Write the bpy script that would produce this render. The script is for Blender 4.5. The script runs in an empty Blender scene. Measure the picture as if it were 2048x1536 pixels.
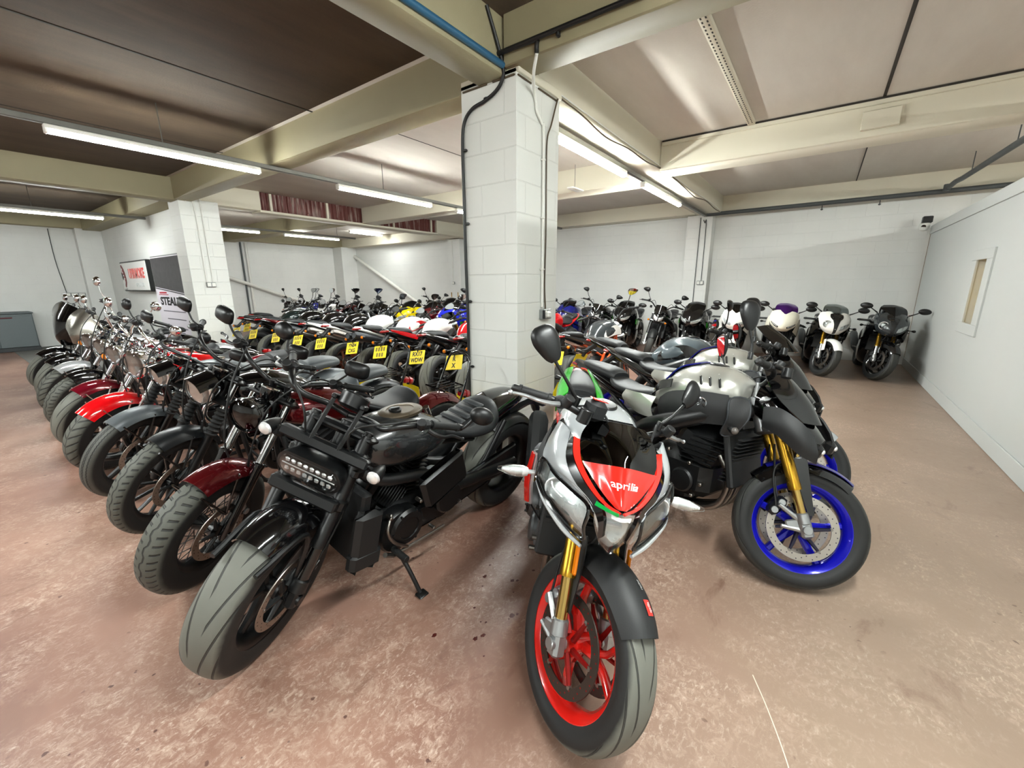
import bpy, math, random
from math import sin, cos, pi, radians as rad
from mathutils import Vector as V, Matrix

scene = bpy.context.scene
col = scene.collection
random.seed(7)

# ------------------------------------------------------------------ camera
YAW, PITCH, ROLL = rad(-36.1), rad(13.4), rad(-.32)
def cam_matrix():
    f = V((sin(YAW), cos(YAW), 0)); r = V((cos(YAW), -sin(YAW), 0)); u = V((0, 0, 1))
    f2 = f*cos(PITCH) - u*sin(PITCH); u2 = u*cos(PITCH) + f*sin(PITCH)
    r3 = r*cos(ROLL) + u2*sin(ROLL); u3 = u2*cos(ROLL) - r*sin(ROLL)
    m = Matrix((r3, u3, -f2)).transposed().to_4x4()
    m.translation = (0, 0, 1.494)
    return m
cam = bpy.data.cameras.new('camera'); cam.sensor_width = 36; cam.lens = 831/2048*36
cam.clip_start = .02; cam.clip_end = 100
camo = bpy.data.objects.new('camera', cam); camo.matrix_world = cam_matrix(); col.objects.link(camo)
scene.camera = camo

# ------------------------------------------------------------------ world, exposure
w = bpy.data.worlds.new('world'); scene.world = w; w.use_nodes = True
w.node_tree.nodes['Background'].inputs[0].default_value = (.9, .95, 1, 1)
w.node_tree.nodes['Background'].inputs[1].default_value = .05
vs = scene.view_settings
vs.view_transform = 'Standard'; vs.look = 'None'; vs.gamma = 1; vs.use_curve_mapping = False
vs.exposure = 3.45
scene.cycles.max_bounces = 7; scene.cycles.diffuse_bounces = 4; scene.cycles.glossy_bounces = 4
scene.cycles.transparent_max_bounces = 10
scene.cycles.sample_clamp_indirect = 6
scene.cycles.use_denoising = True
scene.cycles.caustics_reflective = False; scene.cycles.caustics_refractive = False
TUBE_POWER = 26.0

# ------------------------------------------------------------------ materials
MATS = {}
def newmat(name):
    m = bpy.data.materials.new(name); m.use_nodes = True
    return m, m.node_tree, m.node_tree.nodes['Principled BSDF']
def srgb(h):
    c = [int(h[i:i+2], 16)/255 for i in (0, 2, 4)]
    return tuple(x/12.92 if x <= .04045 else ((x+.055)/1.055)**2.4 for x in c) + (1,)
def mat(name, hexc, rough=.5, metal=0, coat=0, bump=0, bscale=200, emit=0, spec=None, flake=0):
    if name in MATS: return MATS[name]
    m, nt, b = newmat(name)
    b.inputs['Base Color'].default_value = srgb(hexc)
    b.inputs['Roughness'].default_value = rough
    b.inputs['Metallic'].default_value = metal
    if spec is not None: b.inputs['Specular IOR Level'].default_value = spec
    if coat:
        b.inputs['Coat Weight'].default_value = coat; b.inputs['Coat Roughness'].default_value = .04
    if emit:
        b.inputs['Emission Color'].default_value = srgb(hexc); b.inputs['Emission Strength'].default_value = emit
    tc = nt.nodes.new('ShaderNodeTexCoord')
    nz = nt.nodes.new('ShaderNodeTexNoise'); nz.inputs['Scale'].default_value = bscale if bump else 9
    nz.inputs['Detail'].default_value = 4
    nt.links.new(tc.outputs['Object'], nz.inputs['Vector'])
    if bump:
        bp = nt.nodes.new('ShaderNodeBump'); bp.inputs['Strength'].default_value = bump; bp.inputs['Distance'].default_value = .002
        nt.links.new(nz.outputs['Fac'], bp.inputs['Height']); nt.links.new(bp.outputs['Normal'], b.inputs['Normal'])
    else:   # faint uneven sheen
        mr = nt.nodes.new('ShaderNodeMapRange'); mr.inputs['To Min'].default_value = max(.02, rough*.8); mr.inputs['To Max'].default_value = min(1, rough*1.2+.01)
        nt.links.new(nz.outputs['Fac'], mr.inputs['Value']); nt.links.new(mr.outputs['Result'], b.inputs['Roughness'])
    MATS[name] = m
    return m
def clear(name, tint, fac=.12, rough=.03):
    """thin clear or tinted plastic: transparent mixed with a glossy skin"""
    if name in MATS: return MATS[name]
    m, nt, b = newmat(name); nt.nodes.remove(b)
    out = nt.nodes['Material Output']
    t = nt.nodes.new('ShaderNodeBsdfTransparent'); t.inputs[0].default_value = srgb(tint)
    g = nt.nodes.new('ShaderNodeBsdfGlossy'); g.inputs['Roughness'].default_value = rough
    lw = nt.nodes.new('ShaderNodeLayerWeight'); lw.inputs['Blend'].default_value = .25
    ad = nt.nodes.new('ShaderNodeMath'); ad.operation = 'MULTIPLY_ADD'; ad.inputs[1].default_value = .7; ad.inputs[2].default_value = fac*.5
    nt.links.new(lw.outputs['Fresnel'], ad.inputs[0])
    mx = nt.nodes.new('ShaderNodeMixShader')
    nt.links.new(ad.outputs[0], mx.inputs[0]); nt.links.new(t.outputs[0], mx.inputs[1]); nt.links.new(g.outputs[0], mx.inputs[2])
    nt.links.new(mx.outputs[0], out.inputs['Surface'])
    MATS[name] = m
    return m

def wall_material(name, base, bump=.5, brick=True, dirt=.12, mortar=.035):
    m, nt, b = newmat(name); N = nt.nodes.new; L = nt.links.new
    tc = N('ShaderNodeTexCoord'); sp = N('ShaderNodeSeparateXYZ'); L(tc.outputs['Object'], sp.inputs[0])
    ad = N('ShaderNodeMath'); ad.operation = 'ADD'; L(sp.outputs['X'], ad.inputs[0]); L(sp.outputs['Y'], ad.inputs[1])
    cb = N('ShaderNodeCombineXYZ'); L(ad.outputs[0], cb.inputs[0]); L(sp.outputs['Z'], cb.inputs[1])
    nz = N('ShaderNodeTexNoise'); nz.inputs['Scale'].default_value = .8; nz.inputs['Detail'].default_value = 5
    L(tc.outputs['Object'], nz.inputs['Vector'])
    mx = N('ShaderNodeMix'); mx.data_type = 'RGBA'; mx.inputs[0].default_value = dirt
    c = srgb(base); mx.inputs[6].default_value = c; mx.inputs[7].default_value = tuple(x*.72 for x in c[:3]) + (1,)
    mr = N('ShaderNodeMapRange'); mr.inputs[1].default_value = .45; mr.inputs[2].default_value = .75; mr.inputs[4].default_value = dirt*3
    L(nz.outputs['Fac'], mr.inputs[0]); L(mr.outputs[0], mx.inputs[0]); L(mx.outputs[2], b.inputs['Base Color'])
    b.inputs['Roughness'].default_value = .62
    fine = N('ShaderNodeTexNoise'); fine.inputs['Scale'].default_value = 90; fine.inputs['Detail'].default_value = 3
    L(tc.outputs['Object'], fine.inputs['Vector'])
    b1 = N('ShaderNodeBump'); b1.inputs['Strength'].default_value = .18; b1.inputs['Distance'].default_value = .002
    L(fine.outputs['Fac'], b1.inputs['Height'])
    last = b1
    if brick:
        br = N('ShaderNodeTexBrick'); br.inputs['Scale'].default_value = 1
        br.inputs['Mortar Size'].default_value = .0045; br.inputs['Mortar Smooth'].default_value = .35
        br.inputs['Brick Width'].default_value = .45; br.inputs['Row Height'].default_value = .225
        br.inputs['Color1'].default_value = (1, 1, 1, 1); br.inputs['Color2'].default_value = (.97, .97, .97, 1); br.inputs['Mortar'].default_value = (0, 0, 0, 1)
        L(cb.outputs[0], br.inputs['Vector'])
        b2 = N('ShaderNodeBump'); b2.inputs['Strength'].default_value = bump; b2.inputs['Distance'].default_value = .006
        L(br.outputs['Color'], b2.inputs['Height']); L(b1.outputs[0], b2.inputs['Normal']); last = b2
    L(last.outputs[0], b.inputs['Normal'])
    return m

def floor_material():
    m, nt, b = newmat('worn_red_floor_paint'); N = nt.nodes.new; L = nt.links.new
    tc = N('ShaderNodeTexCoord')
    def noise(scale, detail=6, rough=.6, dist=0, vec=None, sc=(1, 1, 1)):
        mp = N('ShaderNodeMapping'); mp.inputs['Scale'].default_value = sc
        L(vec or tc.outputs['Object'], mp.inputs[0])
        n = N('ShaderNodeTexNoise'); n.inputs['Scale'].default_value = scale; n.inputs['Detail'].default_value = detail
        n.inputs['Roughness'].default_value = rough; n.inputs['Distortion'].default_value = dist
        L(mp.outputs[0], n.inputs['Vector']); return n.outputs['Fac']
    def ramp(fac, lo, hi):
        r = N('ShaderNodeMapRange'); r.inputs[1].default_value = lo; r.inputs[2].default_value = hi; L(fac, r.inputs[0]); return r.outputs[0]
    def mix(fac, a, c):
        x = N('ShaderNodeMix'); x.data_type = 'RGBA'
        if isinstance(fac, float): x.inputs[0].default_value = fac
        else: L(fac, x.inputs[0])
        for i, q in ((6, a), (7, c)):
            if isinstance(q, str): x.inputs[i].default_value = srgb(q)
            else: L(q, x.inputs[i])
        return x.outputs[2]
    def mul(a, c):
        x = N('ShaderNodeMath'); x.operation = 'MULTIPLY'; L(a, x.inputs[0])
        if isinstance(c, float): x.inputs[1].default_value = c
        else: L(c, x.inputs[1])
        return x.outputs[0]
    sp = N('ShaderNodeSeparateXYZ'); L(tc.outputs['Object'], sp.inputs[0])
    side = ramp(sp.outputs['X'], -.9, .25)            # redder paint in the main bay, browner and barer along the partition
    big = noise(.7, 5, .55, .6)
    base = mix(ramp(big, .35, .65), FLOOR[0], FLOOR[1])
    base = mix(side, base, FLOOR[2])
    scuff = noise(21, 10, .78, .9)                    # swirled trowel marks and bare patches
    scuff2 = noise(70, 8, .75, .6, sc=(1, .5, 1))
    area = ramp(noise(1.5, 4, .6, .8), .40, .62)
    s = mul(ramp(scuff, .47, .66), area)
    base = mix(mul(s, .75), base, FLOOR[3])
    base = mix(mul(mul(ramp(scuff2, .53, .70), area), .8), base, FLOOR[4])
    dark = mul(ramp(noise(3.1, 6, .65, 1.5, sc=(1, .5, 1)), .60, .74), .55)
    base = mix(dark, base, '5a3628')
    spot = mul(ramp(noise(26, 2, .4), .70, .73), ramp(noise(1.3, 2), .5, .6))
    base = mix(mul(spot, .8), base, '3a1512')
    L(base, b.inputs['Base Color'])
    rr = N('ShaderNodeMapRange'); rr.inputs[3].default_value = .30; rr.inputs[4].default_value = .55
    L(scuff, rr.inputs[0]); L(rr.outputs[0], b.inputs['Roughness'])
    bp = N('ShaderNodeBump'); bp.inputs['Strength'].default_value = .25; bp.inputs['Distance'].default_value = .003
    L(scuff, bp.inputs['Height']); L(bp.outputs[0], b.inputs['Normal'])
    return m
FLOOR = ('6e4b3e', '957363', '978170', 'bfa694', 'd4c2b1')

def concrete_material(name, a, c, joints=True):
    m, nt, b = newmat(name); N = nt.nodes.new; L = nt.links.new
    tc = N('ShaderNodeTexCoord')
    mp = N('ShaderNodeMapping'); mp.inputs['Scale'].default_value = (1.6, .35, 1); L(tc.outputs['Object'], mp.inputs[0])
    n = N('ShaderNodeTexNoise'); n.inputs['Scale'].default_value = 1.6; n.inputs['Detail'].default_value = 8; n.inputs['Roughness'].default_value = .65
    L(mp.outputs[0], n.inputs['Vector'])
    mr = N('ShaderNodeMapRange'); mr.inputs[1].default_value = .33; mr.inputs[2].default_value = .68; L(n.outputs['Fac'], mr.inputs[0])
    x = N('ShaderNodeMix'); x.data_type = 'RGBA'; x.inputs[6].default_value = srgb(a); x.inputs[7].default_value = srgb(c); L(mr.outputs[0], x.inputs[0])
    L(x.outputs[2], b.inputs['Base Color']); b.inputs['Roughness'].default_value = .85
    f = N('ShaderNodeTexNoise'); f.inputs['Scale'].default_value = 60; L(tc.outputs['Object'], f.inputs['Vector'])
    bp = N('ShaderNodeBump'); bp.inputs['Strength'].default_value = .3; bp.inputs['Distance'].default_value = .003
    L(f.outputs['Fac'], bp.inputs['Height']); L(bp.outputs[0], b.inputs['Normal'])
    return m

def tyre_material(name, kind, tread='66675f', wall='131414'):
    """UV: x once round the wheel, y across the tread (0.5 is the crown); moulded grooves are bump, with shade painted into the colour"""
    if name in MATS: return MATS[name]
    m, nt, b = newmat(name); N = nt.nodes.new; L = nt.links.new
    uv = N('ShaderNodeUVMap'); sp = N('ShaderNodeSeparateXYZ'); L(uv.outputs[0], sp.inputs[0])
    def M(op, a, c=None, d=None):
        x = N('ShaderNodeMath'); x.operation = op
        for i, q in enumerate((a, c, d)):
            if q is None: continue
            if isinstance(q, (int, float)): x.inputs[i].default_value = q
            else: L(q, x.inputs[i])
        return x.outputs[0]
    u, v = sp.outputs[0], sp.outputs[1]
    vc = M('SUBTRACT', v, .5); av = M('ABSOLUTE', vc)
    def line(dist, wdt):      # 1 in the groove
        x = N('ShaderNodeMapRange'); x.inputs[1].default_value = wdt*.5; x.inputs[2].default_value = wdt; x.inputs[3].default_value = 1; x.inputs[4].default_value = 0
        L(dist, x.inputs[0]); return x.outputs[0]
    tri = lambda f, ph=0: M('ABSOLUTE', M('SUBTRACT', M('FRACT', M('MULTIPLY_ADD', u, f, ph)), .5))   # 0..0.5
    if kind == 'sport':       # long sweeping slashes to either side
        sg = M('SIGN', vc)
        ph = M('MULTIPLY_ADD', av, 7.0, M('MULTIPLY', u, 9.0))
        ph = M('ADD', ph, M('MULTIPLY', sg, .25))
        d = M('ABSOLUTE', M('SUBTRACT', M('FRACT', ph), .5))
        on = M('MULTIPLY', M('GREATER_THAN', av, .045), M('LESS_THAN', av, .26))
        g = M('MULTIPLY', line(d, .09), on)
    elif kind == 'zigzag':    # wandering centre groove with short side sipes
        z = M('MULTIPLY', M('SUBTRACT', N_clamp(M, M('MULTIPLY', M('SUBTRACT', tri(26), .25), 5.0), -.5, .5), 0), .035)
        g1 = line(M('ABSOLUTE', M('SUBTRACT', vc, z)), .016)
        ph = M('FRACT', M('ADD', M('MULTIPLY', u, 52), M('MULTIPLY', av, 2.5)))
        d = M('ABSOLUTE', M('SUBTRACT', ph, .5))
        on = M('MULTIPLY', M('GREATER_THAN', av, .075), M('LESS_THAN', av, .2))
        g = M('MAXIMUM', g1, M('MULTIPLY', line(d, .16), on))
    elif kind == 'rib':       # saw edged ribs running round
        z = M('MULTIPLY', tri(90), .03)
        g = line(M('ABSOLUTE', M('SUBTRACT', M('ADD', av, z), .03)), .018)
        g = M('MAXIMUM', g, line(M('ABSOLUTE', M('SUBTRACT', M('ADD', av, z), .13)), .018))
    else:                     # 'slash' cruiser tread
        ph = M('FRACT', M('ADD', M('MULTIPLY', u, 30), M('MULTIPLY', av, 4.0)))
        d = M('ABSOLUTE', M('SUBTRACT', ph, .5))
        on = M('MULTIPLY', M('GREATER_THAN', av, .02), M('LESS_THAN', av, .24))
        g = M('MAXIMUM', M('MULTIPLY', line(d, .14), on), line(av, .01))
    tc = N('ShaderNodeTexCoord'); nz = N('ShaderNodeTexNoise'); nz.inputs['Scale'].default_value = 18; nz.inputs['Detail'].default_value = 6
    L(tc.outputs['Object'], nz.inputs['Vector'])
    cr = N('ShaderNodeMapRange'); cr.inputs[1].default_value = .27; cr.inputs[2].default_value = .20
    L(M('MULTIPLY_ADD', M('SUBTRACT', nz.outputs['Fac'], .5), .05, av), cr.inputs[0])
    x = N('ShaderNodeMix'); x.data_type = 'RGBA'; x.inputs[6].default_value = srgb(wall); x.inputs[7].default_value = srgb(tread)
    L(cr.outputs[0], x.inputs[0])
    x2 = N('ShaderNodeMix'); x2.data_type = 'RGBA'; x2.inputs[7].default_value = srgb(wall)     # groove shade painted into the colour, in the black of unworn rubber
    L(x.outputs[2], x2.inputs[6]); L(M('MULTIPLY', g, .8), x2.inputs[0])
    L(x2.outputs[2], b.inputs['Base Color']); b.inputs['Roughness'].default_value = .62
    bp = N('ShaderNodeBump'); bp.inputs['Strength'].default_value = 1; bp.inputs['Distance'].default_value = .006; bp.invert = True
    L(g, bp.inputs['Height'])
    b2 = N('ShaderNodeBump'); b2.inputs['Strength'].default_value = .2; b2.inputs['Distance'].default_value = .001
    L(nz.outputs['Fac'], b2.inputs['Height']); L(bp.outputs[0], b2.inputs['Normal']); L(b2.outputs[0], b.inputs['Normal'])
    MATS[name] = m
    return m
def N_clamp(M, a, lo, hi): return M('MINIMUM', M('MAXIMUM', a, lo), hi)

BLK = mat('gloss_black', '060607', .12, 0, .6)
SAT = mat('satin_black', '0b0c0d', .36)
MTB = mat('matte_black_plastic', '131415', .55, bump=.15, bscale=400)
GRF = mat('graphite_metal', '3a3d40', .38, .6)
ENG = mat('black_engine_casting', '0e0f10', .42, .3, bump=.2, bscale=160)
ENS = mat('grey_engine_casting', '5d5f60', .42, .7, bump=.2, bscale=160)
CHR = mat('chrome', 'e6e8ea', .06, 1)
ALU = mat('cast_aluminium', 'a9abac', .36, .9)
STE = mat('brushed_steel', '8f8a84', .32, 1)
DSC = mat('brake_disc_steel', 'a39a90', .33, 1)
DSD = mat('worn_disc_steel', '4c443f', .4, .9)
GLD = mat('gold_anodised', 'b5892c', .27, .95)
RUB = mat('rubber', '0f1010', .62, bump=.3, bscale=300)
LEA = mat('black_seat_vinyl', '17191b', .52, bump=.25, bscale=260)
LEG = mat('grey_seat_vinyl', '3c4144', .45, bump=.25, bscale=260)
AMB = mat('amber_lens', 'd9780f', .12, 0, .5)
REDL = mat('red_tail_lens', '8d0d10', .12, 0, .5)
REF = mat('reflector', 'f2f3f3', .14, .5, bump=.7, bscale=40)
BOWL = mat('lamp_bowl', 'eef0f0', .28, .45)
LENS = clear('clear_lens', 'f6f8f8', .10)
SMK = clear('smoked_screen', '030304', .12)
DKS = clear('dark_tinted_screen', '48505a', .12)
CLR = clear('clear_screen', 'c9cfcf', .12)
GLS = mat('mirror_glass', 'c8cccf', .03, 1)
YEL = mat('yellow_plate', 'f4d914', .45)
INK = mat('plate_ink', '0b0b0b', .6)
WHT = mat('white_paint', 'e9e9e6', .15, 0, .6)
T_SPORT = tyre_material('sport_tyre', 'sport')
T_SPORTD = tyre_material('dark_sport_tyre', 'sport', '3a3b38', '141515')
T_ZIG = tyre_material('zigzag_tyre', 'zigzag', '50514a')
T_RIB = tyre_material('ribbed_tyre', 'rib', '4c4d48')
T_SLA = tyre_material('slashed_tyre', 'slash', '55564f')
def paint(name, h, rough=.12, metal=.0): return mat(name, h, rough, metal, .7)

# ------------------------------------------------------------------ mesh building
class G:
    def __init__(s): s.v = []; s.f = []; s.uv = []; s.mi = []; s.cur = 0
    def add(s, vs, fs, uvs=None):
        o = len(s.v); s.v.extend([tuple(p) for p in vs])
        for k, f in enumerate(fs):
            s.f.append([i+o for i in f]); s.mi.append(s.cur); s.uv.append(uvs[k] if uvs else None)
        return s
    def xf(s, M, start=0):
        s.v[start:] = [tuple(M @ V(p)) for p in s.v[start:]]; return s
    def m(s, i): s.cur = i; return s
    def mirror(s, start=0, fstart=0):
        n = len(s.v); s.v.extend([(p[0], -p[1], p[2]) for p in s.v[start:]])
        for k in range(fstart, len(s.f)):
            s.f.append([i-start+n for i in reversed(s.f[k])]); s.mi.append(s.mi[k]); s.uv.append(None)
        return s
def build(name, g, mats, parent=None, ang=38, M=None):
    me = bpy.data.meshes.new(name); me.from_pydata(g.v, [], g.f)
    if not isinstance(mats, (list, tuple)): mats = [mats]
    for m in mats: me.materials.append(m)
    if any(g.mi): me.polygons.foreach_set('material_index', g.mi)
    if any(u for u in g.uv):
        l = me.uv_layers.new(name='UVMap'); k = 0; buf = []
        for u, f in zip(g.uv, g.f):
            for i in range(len(f)): buf.extend(u[i] if u else (0, 0))
        l.data.foreach_set('uv', buf)
    me.update(); me.shade_smooth(); me.set_sharp_from_angle(angle=rad(ang))
    o = bpy.data.objects.new(name, me); col.objects.link(o)
    if parent: o.parent = parent
    if M is not None: o.matrix_basis = M
    return o
def thing(name, label, cat, group=None, M=None):
    o = bpy.data.objects.new(name, None); o.empty_display_size = .1; col.objects.link(o)
    if M is not None: o.matrix_basis = M
    return tag(o, label, cat, group)
def tag(o, label, cat, group=None):
    o['label'] = label; o['category'] = cat
    if group: o['group'] = group
    return o
def struct(o): o['kind'] = 'structure'; return o

def cr(pts, k=6, closed=False):
    """Catmull-Rom through points (tuples of any length)"""
    n = len(pts); out = []
    if n < 3: return [tuple(p) for p in pts]
    rng = n if closed else n-1
    for i in range(rng):
        if closed: a, b, c, d = (pts[(i+j) % n] for j in (-1, 0, 1, 2))
        else:
            b, c = pts[i], pts[i+1]
            a = pts[i-1] if i else tuple(2*x-y for x, y in zip(b, c))
            d = pts[i+2] if i+2 < n else tuple(2*y-x for x, y in zip(b, c))
        for j in range(k):
            t = j/k
            out.append(tuple(.5*((2*q)+(-p+r)*t+(2*p-5*q+4*r-s)*t*t+(-p+3*q-3*r+s)*t**3) for p, q, r, s in zip(a, b, c, d)))
    if not closed: out.append(tuple(pts[-1]))
    return out
def loft(g, rings, closed=False, cap=True):
    n = len(rings[0]); vs = [p for r in rings for p in r]; fs = []
    R = len(rings)
    for i in range(R if closed else R-1):
        a = i*n; b = ((i+1) % R)*n
        for j in range(n):
            k = (j+1) % n; fs.append([a+j, a+k, b+k, b+j])
    if cap and not closed:
        fs.append(list(range(n))[::-1]); fs.append([(R-1)*n+j for j in range(n)])
    return g.add(vs, fs)
def tube(g, pts, r, n=8, k=0, closed=False, cap=True):
    pts = cr(pts, k, closed) if k else [tuple(p) for p in pts]
    P = [V(p) for p in pts]; N = len(P)
    if not isinstance(r, (list, tuple)): rs = [r]*N
    else:
        rs = []
        for i in range(N):
            t = i/(N-1)*(len(r)-1); a = min(int(t), len(r)-2); rs.append(r[a]+(r[a+1]-r[a])*(t-a))
    rings = []; up = None
    for i in range(N):
        if closed: d = P[(i+1) % N]-P[i-1]
        else: d = P[min(i+1, N-1)]-P[max(i-1, 0)]
        d.normalize()
        if up is None:
            up = V((0, 0, 1)) if abs(d.z) < .9 else V((1, 0, 0))
        up = (up-d*up.dot(d)).normalized(); s = d.cross(up)
        rings.append([P[i]+(up*cos(2*pi*j/n)+s*sin(2*pi*j/n))*rs[i] for j in range(n)])
    return loft(g, rings, closed, cap)
def frame(axis):
    d = V(axis).normalized(); up = V((0, 0, 1)) if abs(d.z) < .95 else V((1, 0, 0))
    s = up.cross(d).normalized(); u = d.cross(s)
    return d, s, u
def lathe(g, prof, c=(0, 0, 0), axis=(0, 1, 0), n=24, uv=False, cap=True, a0=0):
    """prof: (radius, distance along axis)"""
    d, s, u = frame(axis); c = V(c); vs = []; fs = []; uvs = []
    m = len(prof); cols = n+1 if uv else n
    for i in range(cols):
        t = 2*pi*i/n+a0; e = s*cos(t)+u*sin(t)
        for r, h in prof: vs.append(c+d*h+e*r)
    L = [0]
    for (r, h), (r2, h2) in zip(prof, prof[1:]): L.append(L[-1]+math.hypot(r2-r, h2-h))
    for i in range(n):
        for j in range(m-1):
            a = i*m+j; b = ((i+1) % cols)*m+j
            fs.append([a, b, b+1, a+1])
            if uv: uvs.append([(i/n, L[j]/L[-1]), ((i+1)/n, L[j]/L[-1]), ((i+1)/n, L[j+1]/L[-1]), (i/n, L[j+1]/L[-1])])
    if cap and not uv:
        if prof[0][0] > 1e-6: fs.append([i*m for i in range(n)][::-1])
        if prof[-1][0] > 1e-6: fs.append([i*m+m-1 for i in range(n)])
    return g.add(vs, fs, uvs if uv else None)
def cyl(g, a, b, r, n=16, ch=.12):
    a, b = V(a), V(b); L = (b-a).length; c = min(r*ch, L*.3)
    return lathe(g, [(r-c, 0), (r, c), (r, L-c), (r-c, L)], a, b-a, n)
def rbox(g, c, size, bev=.01, M=None, taper=(1, 1)):
    sx, sy, sz = (x/2 for x in size); b = min(bev, sx*.9, sy*.9, sz*.9); vs0 = len(g.v)
    def ring(ins, z, t):
        x, y = (sx-ins)*t, (sy-ins)*t; q = b*.9
        return [(x, y-q, z), (x-q, y, z), (-x+q, y, z), (-x, y-q, z), (-x, -y+q, z), (-x+q, -y, z), (x-q, -y, z), (x, -y+q, z)]
    loft(g, [ring(b, -sz, taper[0]), ring(0, -sz+b, taper[0]), ring(0, sz-b, taper[1]), ring(b, sz, taper[1])])
    T = Matrix.Translation(c) @ (M if M is not None else Matrix())
    return g.xf(T, vs0)
def body(g, rows, n=24, k=5, M=None):
    """rows along x: (x, half width, top z, bottom z, z of widest, power above, power below)"""
    s0 = len(g.v); rows = cr([tuple(r)+((.5*(r[2]+r[3]),) if len(r) < 5 else ())+((2.3, 2.3) if len(r) < 6 else ()) for r in rows], k)
    rings = []
    for x, hw, zt, zb, zc, pt, pb in rows:
        hw = max(hw, .002); ring = []
        zc = min(max(zc, zb+.001), zt-.001)
        for j in range(n):
            t = 2*pi*j/n; c, s = cos(t), sin(t); p = pt if s >= 0 else pb
            y = hw*math.copysign(abs(c)**(2/p), c)
            z = zc+(zt-zc if s >= 0 else zc-zb)*math.copysign(abs(s)**(2/p), s)
            ring.append((x, y, z))
        rings.append(ring)
    loft(g, rings)
    if M is not None: g.xf(M, s0)
    return g
def sgrid(ctrl, nu=8, nv=8, lin=False):
    if lin:
        f = lambda pts, k: [tuple(V(a).lerp(V(b), j/k)) for a, b in zip(pts, pts[1:]) for j in range(k)]+[tuple(pts[-1])]
    else: f = cr
    rows = [f([tuple(p) for p in r], max(1, nu)) for r in ctrl]
    cols = [f(list(c), max(1, nv)) for c in zip(*rows)]
    return [list(r) for r in zip(*cols)]
def surf(g, ctrl, th=.004, nu=5, nv=5, lin=False):
    """thick smooth panel over a control grid of points"""
    gr = sgrid(ctrl, nu, nv, lin); R, C = len(gr), len(gr[0])
    P = [[V(p) for p in r] for r in gr]; nr = []
    for i in range(R):
        for j in range(C):
            du = P[i][min(j+1, C-1)]-P[i][max(j-1, 0)]; dv = P[min(i+1, R-1)][j]-P[max(i-1, 0)][j]
            q = du.cross(dv); nr.append(q.normalized() if q.length > 1e-9 else V((0, 0, 1)))
    A = [p for r in P for p in r]; B = [p-q*th for p, q in zip(A, nr)]
    fs = []; o = R*C
    for i in range(R-1):
        for j in range(C-1):
            a = i*C+j; fs.append([a, a+1, a+C+1, a+C]); fs.append([a+o, a+C+o, a+C+1+o, a+1+o])
    edge = [j for j in range(C)]+[i*C+C-1 for i in range(1, R)]+[(R-1)*C+j for j in range(C-2, -1, -1)]+[i*C for i in range(R-2, 0, -1)]
    for i in range(len(edge)):
        a, b = edge[i], edge[(i+1) % len(edge)]; fs.append([b, a, a+o, b+o])
    return g.add(A+B, fs)
def poly(g, pts2, th, plane='xz', off=0, M=None):
    """extruded outline; plane xz has thickness along y"""
    s0 = len(g.v); n = len(pts2)
    mk = {'xz': lambda p, h: (p[0], h, p[1]), 'xy': lambda p, h: (p[0], p[1], h), 'yz': lambda p, h: (h, p[0], p[1])}[plane]
    c = (sum(p[0] for p in pts2)/n, sum(p[1] for p in pts2)/n); b = min(.003, th*.3)
    ins = lambda p: (p[0]+(c[0]-p[0])*.03, p[1]+(c[1]-p[1])*.03)
    loft(g, [[mk(ins(p), off-th/2) for p in pts2], [mk(p, off-th/2+b) for p in pts2], [mk(p, off+th/2-b) for p in pts2], [mk(ins(p), off+th/2) for p in pts2]])
    if M is not None: g.xf(M, s0)
    return g
def arcshell(g, c, R, a0, a1, hw, drop=.35, th=.004, n=14, m=9, ends=1.0, side=0):
    """mudguard over a wheel at c: arc a0..a1 degrees (0 forward, 90 up)"""
    rows = []
    for i in range(n+1):
        t = i/n; a = rad(a0+(a1-a0)*t); k = 1-(1-ends)*abs(2*t-1)**2.5
        row = []
        for j in range(m):
            q = -1+2*j/(m-1); rr = R-drop*hw*abs(q)**2.6*1.6-side*abs(q)**8
            row.append((c[0]+cos(a)*rr, q*hw*k*(1 if abs(q) < .99 else .985), c[2]+sin(a)*rr))
        rows.append(row)
    return surf(g, rows, -th, 1, 1)
def text(name, s, size, mt, parent=None, M=None, ext=.0008, fn=None, align='CENTER', bold=.0, sx=1):
    c = bpy.data.curves.new(name, 'FONT'); c.body = s; c.size = size; c.extrude = ext; c.align_x = align; c.align_y = 'CENTER'; c.offset = bold; c.resolution_u = 3
    t = bpy.data.objects.new('t', c); col.objects.link(t)
    dg = bpy.context.evaluated_depsgraph_get(); dg.update()
    me = bpy.data.meshes.new_from_object(t.evaluated_get(dg)); bpy.data.objects.remove(t)
    me.name = name; me.materials.clear(); me.materials.append(mt)
    for v in me.vertices:
        v.co.x *= sx
        if fn: v.co = fn(v.co)
    o = bpy.data.objects.new(name, me); col.objects.link(o); o.parent = parent
    if M is not None: o.matrix_basis = M
    return o
def on_surface(ctrl, u0, v0, du, dv, flip=1, off=.0072):
    """maps flat text onto a control grid surface"""
    gr = sgrid(ctrl, 8, 8); R, C = len(gr), len(gr[0])
    def S(u, v):
        x = min(max(u, 0), .999)*(C-1); y = min(max(v, 0), .999)*(R-1); i, j = int(y), int(x); a, b = x-j, y-i
        return V(gr[i][j])*(1-a)*(1-b)+V(gr[i][j+1])*a*(1-b)+V(gr[i+1][j])*(1-a)*b+V(gr[i+1][j+1])*a*b
    def f(co):
        u, v = u0+co.x*du, v0+co.y*dv
        p = S(u, v); q = (S(u+.01, v)-S(u-.01, v)).cross(S(u, v+.01)-S(u, v-.01)).normalized()
        return p+q*flip*(off+co.z)
    return f

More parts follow.
